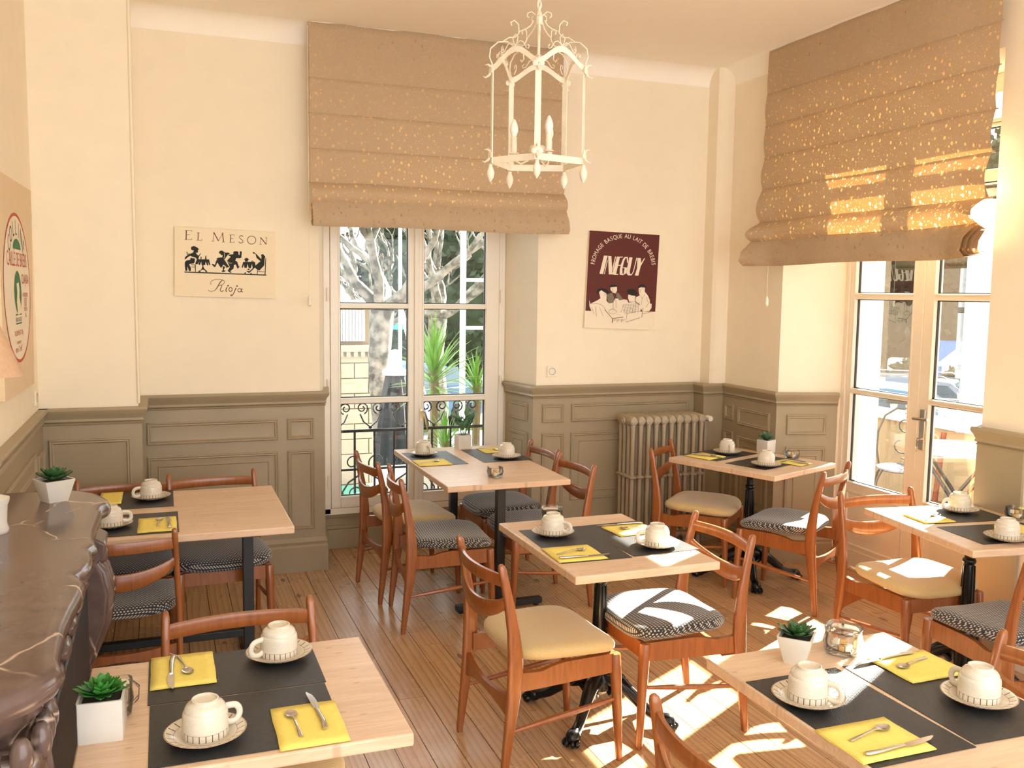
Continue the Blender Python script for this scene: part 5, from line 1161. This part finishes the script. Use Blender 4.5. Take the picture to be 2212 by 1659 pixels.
# dark evergreens
fol = plain('evergreen_foliage', (.030, .050, .022), .7, var=.7, scale=.9, bmp=0)
def foliage(x, y, blobs, n, label, seed, sz=.16, mat=fol, name='evergreen_tree', tr=True):
    t = thing(name, (x, y, GZ), label, 'tree', 0, 'dark evergreen trees beyond the terrace'); rg = random.Random(seed); vs = []; fs = []
    tot = sum(b[3]**2 for b in blobs)
    for bx, by, bz, br_ in blobs:
        for k in range(int(n*br_**2/tot)):
            d = Vector((rg.gauss(0, 1), rg.gauss(0, 1), rg.gauss(0, 1))).normalized()*br_*rg.uniform(.72, 1.03)
            c = Vector((bx, by, bz))+d; u = Vector((rg.gauss(0, 1), rg.gauss(0, 1), rg.gauss(0, 1))).normalized()*sz*rg.uniform(.5, 1.2); v = u.cross(Vector((rg.gauss(0, 1), rg.gauss(0, 1), rg.gauss(0, 1)))).normalized()*sz*.55; i = len(vs)
            vs += [tuple(c-u), tuple(c+v), tuple(c+u), tuple(c-v)]; fs.append((i, i+1, i+2, i+3))
    o = MB().add(vs, fs).obj('foliage', mat, t, 0); o['kind'] = 'stuff'
    m = MB(); [m.ell((bx, by, bz), (br_*.86,)*3, 12, 8) for bx, by, bz, br_ in blobs]; m.obj('inner_crown', plain('crown_shade', (.025, .045, .018), .9, var=.5, scale=2), t, 60)
    if tr: MB().tube([(0, 0, 0), (.1, 0, 1.5), (0, 0, 3)], [.3, .24, .2], 10).obj('trunk', plain('dark_bark', (.10, .07, .05), .9), t)
foliage(8.2, 25, [(0, 0, 2.6, 2.0), (-1.7, .6, 3.3, 1.5), (1.8, .5, 2.4, 1.8), (.3, -.4, 4.6, 1.9), (2.4, 1, 4.6, 1.7), (-1.9, .5, 1.2, 1.0), (-1.6, .9, 5.2, 1.3)], 12000, 'dark evergreen filling the right upper panes of the back window', 21)
foliage(8.7, 10.3, [(0, 0, 5.9, 1.3), (.2, .3, 7.2, 1.4), (-.4, .2, 8.2, 1.2), (.3, .2, 4.9, 1.1), (.2, .6, 9.0, 1.0)], 6000, 'added unseen round evergreen beyond the terrace corner, shading the back window', 31)  # out-of-view tree added to block sun at the back window
foliage(5.3, 24, [(0, 0, 1.2, 1.0), (-.9, .2, 1.0, .7), (1.2, 0, 1.1, .9)], 2500, 'low dark shrub mass beneath the plane trees', 22, .12, fol, 'evergreen_shrub', False)
foliage(20.0, 21.5, [(0, 0, 4.2, 1.7), (-1.2, .8, 5.6, 1.3), (1.5, -1.6, 4.4, 1.5), (.4, .5, 6.4, 1.6), (-.6, 0, 2.4, 1.2), (1.4, -1.2, 2.3, 1.3), (.4, -.4, 1.2, 1.0)], 8000, 'dark broadleaf tree above the parked cars, left pane of the door', 23)
foliage(23.0, 21.3, [(0, 0, 4.4, 1.9), (.8, -.8, 6.4, 1.8), (-.7, .5, 2.3, 1.3), (.9, -.8, 2.4, 1.3)], 6500, 'dark evergreen behind the blue truck, right pane of the door', 24)
foliage(16.8, 16.9, [(-.9, 1.0, .95, .55), (-.2, .3, .95, .6), (.6, -.5, .9, .55)], 2500, 'clipped grey-green hedge behind the cars', 25, .08, plain('hedge_green', (.10, .15, .08), .8, var=.5, scale=2, bmp=0), 'hedge', False)
# parked cars and truck
glassdark = plain('car_glass', (.10, .16, .20), .08)
def car(x, y, rz, col, label, wagon=False):
    t = thing('car', (x, y, GZ), label, 'car', rz, 'parked cars'); bm_ = plain('car_paint', col, .25, .4, var=.02, bmp=0)
    lower = [(-2.1, .35), (-2.15, .6), (-2.05, .85), (-1.2, .95), (1.3, .98 if wagon else .95), (2.0, .92), (2.15, .7), (2.1, .35)]
    m = MB(); m.loft([[(a, yy, b+(0 if abs(yy) < .8 else -.03)) for a, b in lower] for yy in (-.85, -.78, .78, .85)]); m.obj('body', bm_, t, 40)
    roof = [(-1.25, .94), (-.55, 1.42), (.3, 1.48), (1.5, 1.42) if wagon else (1.0, 1.40), (2.0, .95) if wagon else (1.7, .95)]
    m = MB(); m.loft([[(a*(1 if b < 1 else .98), yy*(1 if b < 1 else .84), b) for a, b in roof] for yy in (-.76, .76)]); m.obj('cabin', bm_, t, 30)
    for s in (-1, 1):
        for w0, w1 in ((-.95, -.05), (.02, .85), (.92, 1.5 if wagon else 1.35)):
            m = MB(); m.add([(w0, s*.775, .97), (w1, s*.775, .97), (min(w1, 1.3), s*.665, 1.36), (max(w0, -.5), s*.665, 1.36), (w0, s*.74, .97), (w1, s*.74, .97), (min(w1, 1.3), s*.63, 1.36), (max(w0, -.5), s*.63, 1.36)], [(0, 1, 2, 3), (4, 7, 6, 5), (0, 4, 5, 1), (1, 5, 6, 2), (2, 6, 7, 3), (3, 7, 4, 0)]); m.obj('window', glassdark, t, 0)
    m = MB(); m.add([(-1.2, -.68, .98), (-1.2, .68, .98), (-.6, .58, 1.40), (-.6, -.58, 1.40)], [(0, 1, 2, 3)]); m.obj('windscreen', glassdark, t, 0)
    for wx in (-1.35, 1.3):
        for s in (-1, 1): MB(T((wx, s*.78, .32)) @ RX(PI/2)).lathe([(.2, -.1), (.31, -.1), (.32, 0), (.31, .1), (.2, .1)], 20).obj('wheel', gasket, t)
    if wagon: [MB().tube([(-.5, s*.6, 1.47), (-.4, s*.6, 1.52), (1.3, s*.6, 1.50), (1.4, s*.6, 1.44)], .018, 6).obj('roof_rail', steel, t) for s in (-1, 1)]
car(14.0, 14.1, 2.2, (.35, .40, .47), 'silver-blue estate car with roof rails seen through the door', True)
car(12.0, 13.0, 2.2, (.10, .28, .48), 'blue car parked in front of the estate car')
car(21.6, 25.4, 2.5, (.25, .35, .55), 'small distant blue car under the trees')
car(4.6, 19.6, .3, (.12, .20, .35), 'blue car behind the leaning white pole, back window')
t = thing('truck', (19.5, 18.7, GZ), 'bright blue box truck with white house emblem behind the parked cars', 'truck', 2.4); t.scale = (.62, .62, .62)
MB().box(-1.6, 1.6, -1.0, 1.0, .75, 3.0).obj('cargo_box', plain('bright_blue_panel', (.03, .27, .75), .5, bmp=0), t, 0); MB().box(-1.7, 2.5, -.95, .95, .35, .75).obj('chassis', gasket, t, 0); MB().box(1.65, 2.6, -.95, .95, .5, 2.2).obj('cab', extwhite, t, bevel=.15)
m = MB(); m.add([(-.5, 1.012, 1.1), (.5, 1.012, 1.1), (.5, 1.012, 2.0), (.8, 1.012, 2.0), (0, 1.012, 2.75), (-.8, 1.012, 2.0), (-.5, 1.012, 2.0)], [(0, 1, 2, 3, 4, 5, 6)]); m.obj('house_emblem', extwhite, t, 0)
for wx in (-1.1, 2.0):
    for s in (-1, 1): MB(T((wx, s*.85, .4)) @ RX(PI/2)).lathe([(.25, -.12), (.4, -.12), (.4, .12), (.25, .12)], 20).obj('wheel', gasket, t)
# white pillar with balustrade at the right
t = thing('white_pillar', (9.5, 8.72, GZ), 'white rendered gate pillar at the right of the door view', 'pillar')
MB().box(-.14, .14, -.14, .14, 0, 4.2).obj('shaft', extwhite, t, 0, bevel=.01); MB().box(-.18, .18, -.18, .18, 2.0, 2.1).obj('band', extwhite, t, 0); MB().box(-.2, .2, -.2, .2, 0, .3).obj('plinth', extwhite, t, 0)
t = thing('balustrade', (11.2, 10.75, GZ), 'low white balustrade with dark top beside the pillar', 'balustrade', 2.2)
MB().box(-.9, .9, -.10, .10, 1.35, 1.47).obj('top_rail', plain('weathered_stone', (.12, .12, .11), .9), t, 0); MB().box(-.9, .9, -.10, .10, 0, .6).obj('plinth', extwhite, t, 0)
for k in range(8): MB().lathe([(.05, .6), (.08, .7), (.085, .85), (.04, 1.1), (.04, 1.2), (.06, 1.35)], 10, (-.8+.23*k, 0, 0)).obj('baluster', extwhite, t)
# leaning pole, teal awning, green bin
t = thing('leaning_pole', (3.75, 13.2, GZ), 'thin white pole leaning to the left of the parasol', 'pole'); MB().tube([(.25, 0, 0), (-.55, 0, 2.9)], .035, 8).obj('shaft', extwhite, t)
t = thing('white_flagpole', (3.55, 14.5, GZ), 'slim upright white pole between the trees', 'pole'); MB().tube([(0, 0, 0), (0, 0, 4.6)], .03, 8).obj('shaft', extwhite, t); MB().ell((0, 0, 4.64), (.05, .05, .05)).obj('ball', extwhite, t)
t = thing('awning', (5.3, 23.0, GZ), 'small teal awning under the far trees', 'awning'); MB().loft([[(-.5, 0, 2.3), (-.5, -.5, 2.05), (-.5, 0, 2.2)], [(.5, 0, 2.3), (.5, -.5, 2.05), (.5, 0, 2.2)]]).obj('cloth', plain('teal_cloth', (.03, .50, .42), .7), t, 0); MB().tube([(0, 0, 0), (0, 0, 2.2)], .03, 8).obj('post', extwhite, t)
t = thing('wheelie_bin', (1.58, 8.7, GZ), 'green bin seen low through the balcony railing', 'bin'); MB().loft([[(-.25, -.28, .08), (.25, -.28, .08), (.25, .28, .08), (-.25, .28, .08)], [(-.3, -.34, 1.0), (.3, -.34, 1.0), (.3, .34, 1.0), (-.3, .34, 1.0)]]).obj('body', plain('bin_green', (.02, .22, .12), .5), t, 0); MB().box(-.32, .32, -.36, .36, 1.0, 1.07).obj('lid', plain('bin_lid_green', (.02, .22, .12), .5), t, 30, bevel=.02)
orange = plain('orange_bench_wood', (.60, .17, .05), .6)
t = thing('picnic_table', (2.4, 10.3, GZ), 'orange picnic table and benches below the balcony', 'table', .3)
for a in ((-.8, .8, -.3, .3, .72, .76), (-.8, .8, -.75, -.5, .42, .46), (-.8, .8, .5, .75, .42, .46)): MB().box(*a).obj('plank', orange, t, 0)
for s in (-.6, .6): MB().box(s-.03, s+.03, -.7, .7, .36, .42).box(s-.03, s+.03, -.25, .25, .66, .72).obj('cross_bar', orange, t, 0); [MB().tube([(s, q*.6, 0), (s, q*.2, .72)], .03, 6).obj('leg', orange, t) for q in (-1, 1)]
bpy.context.view_layer.update()
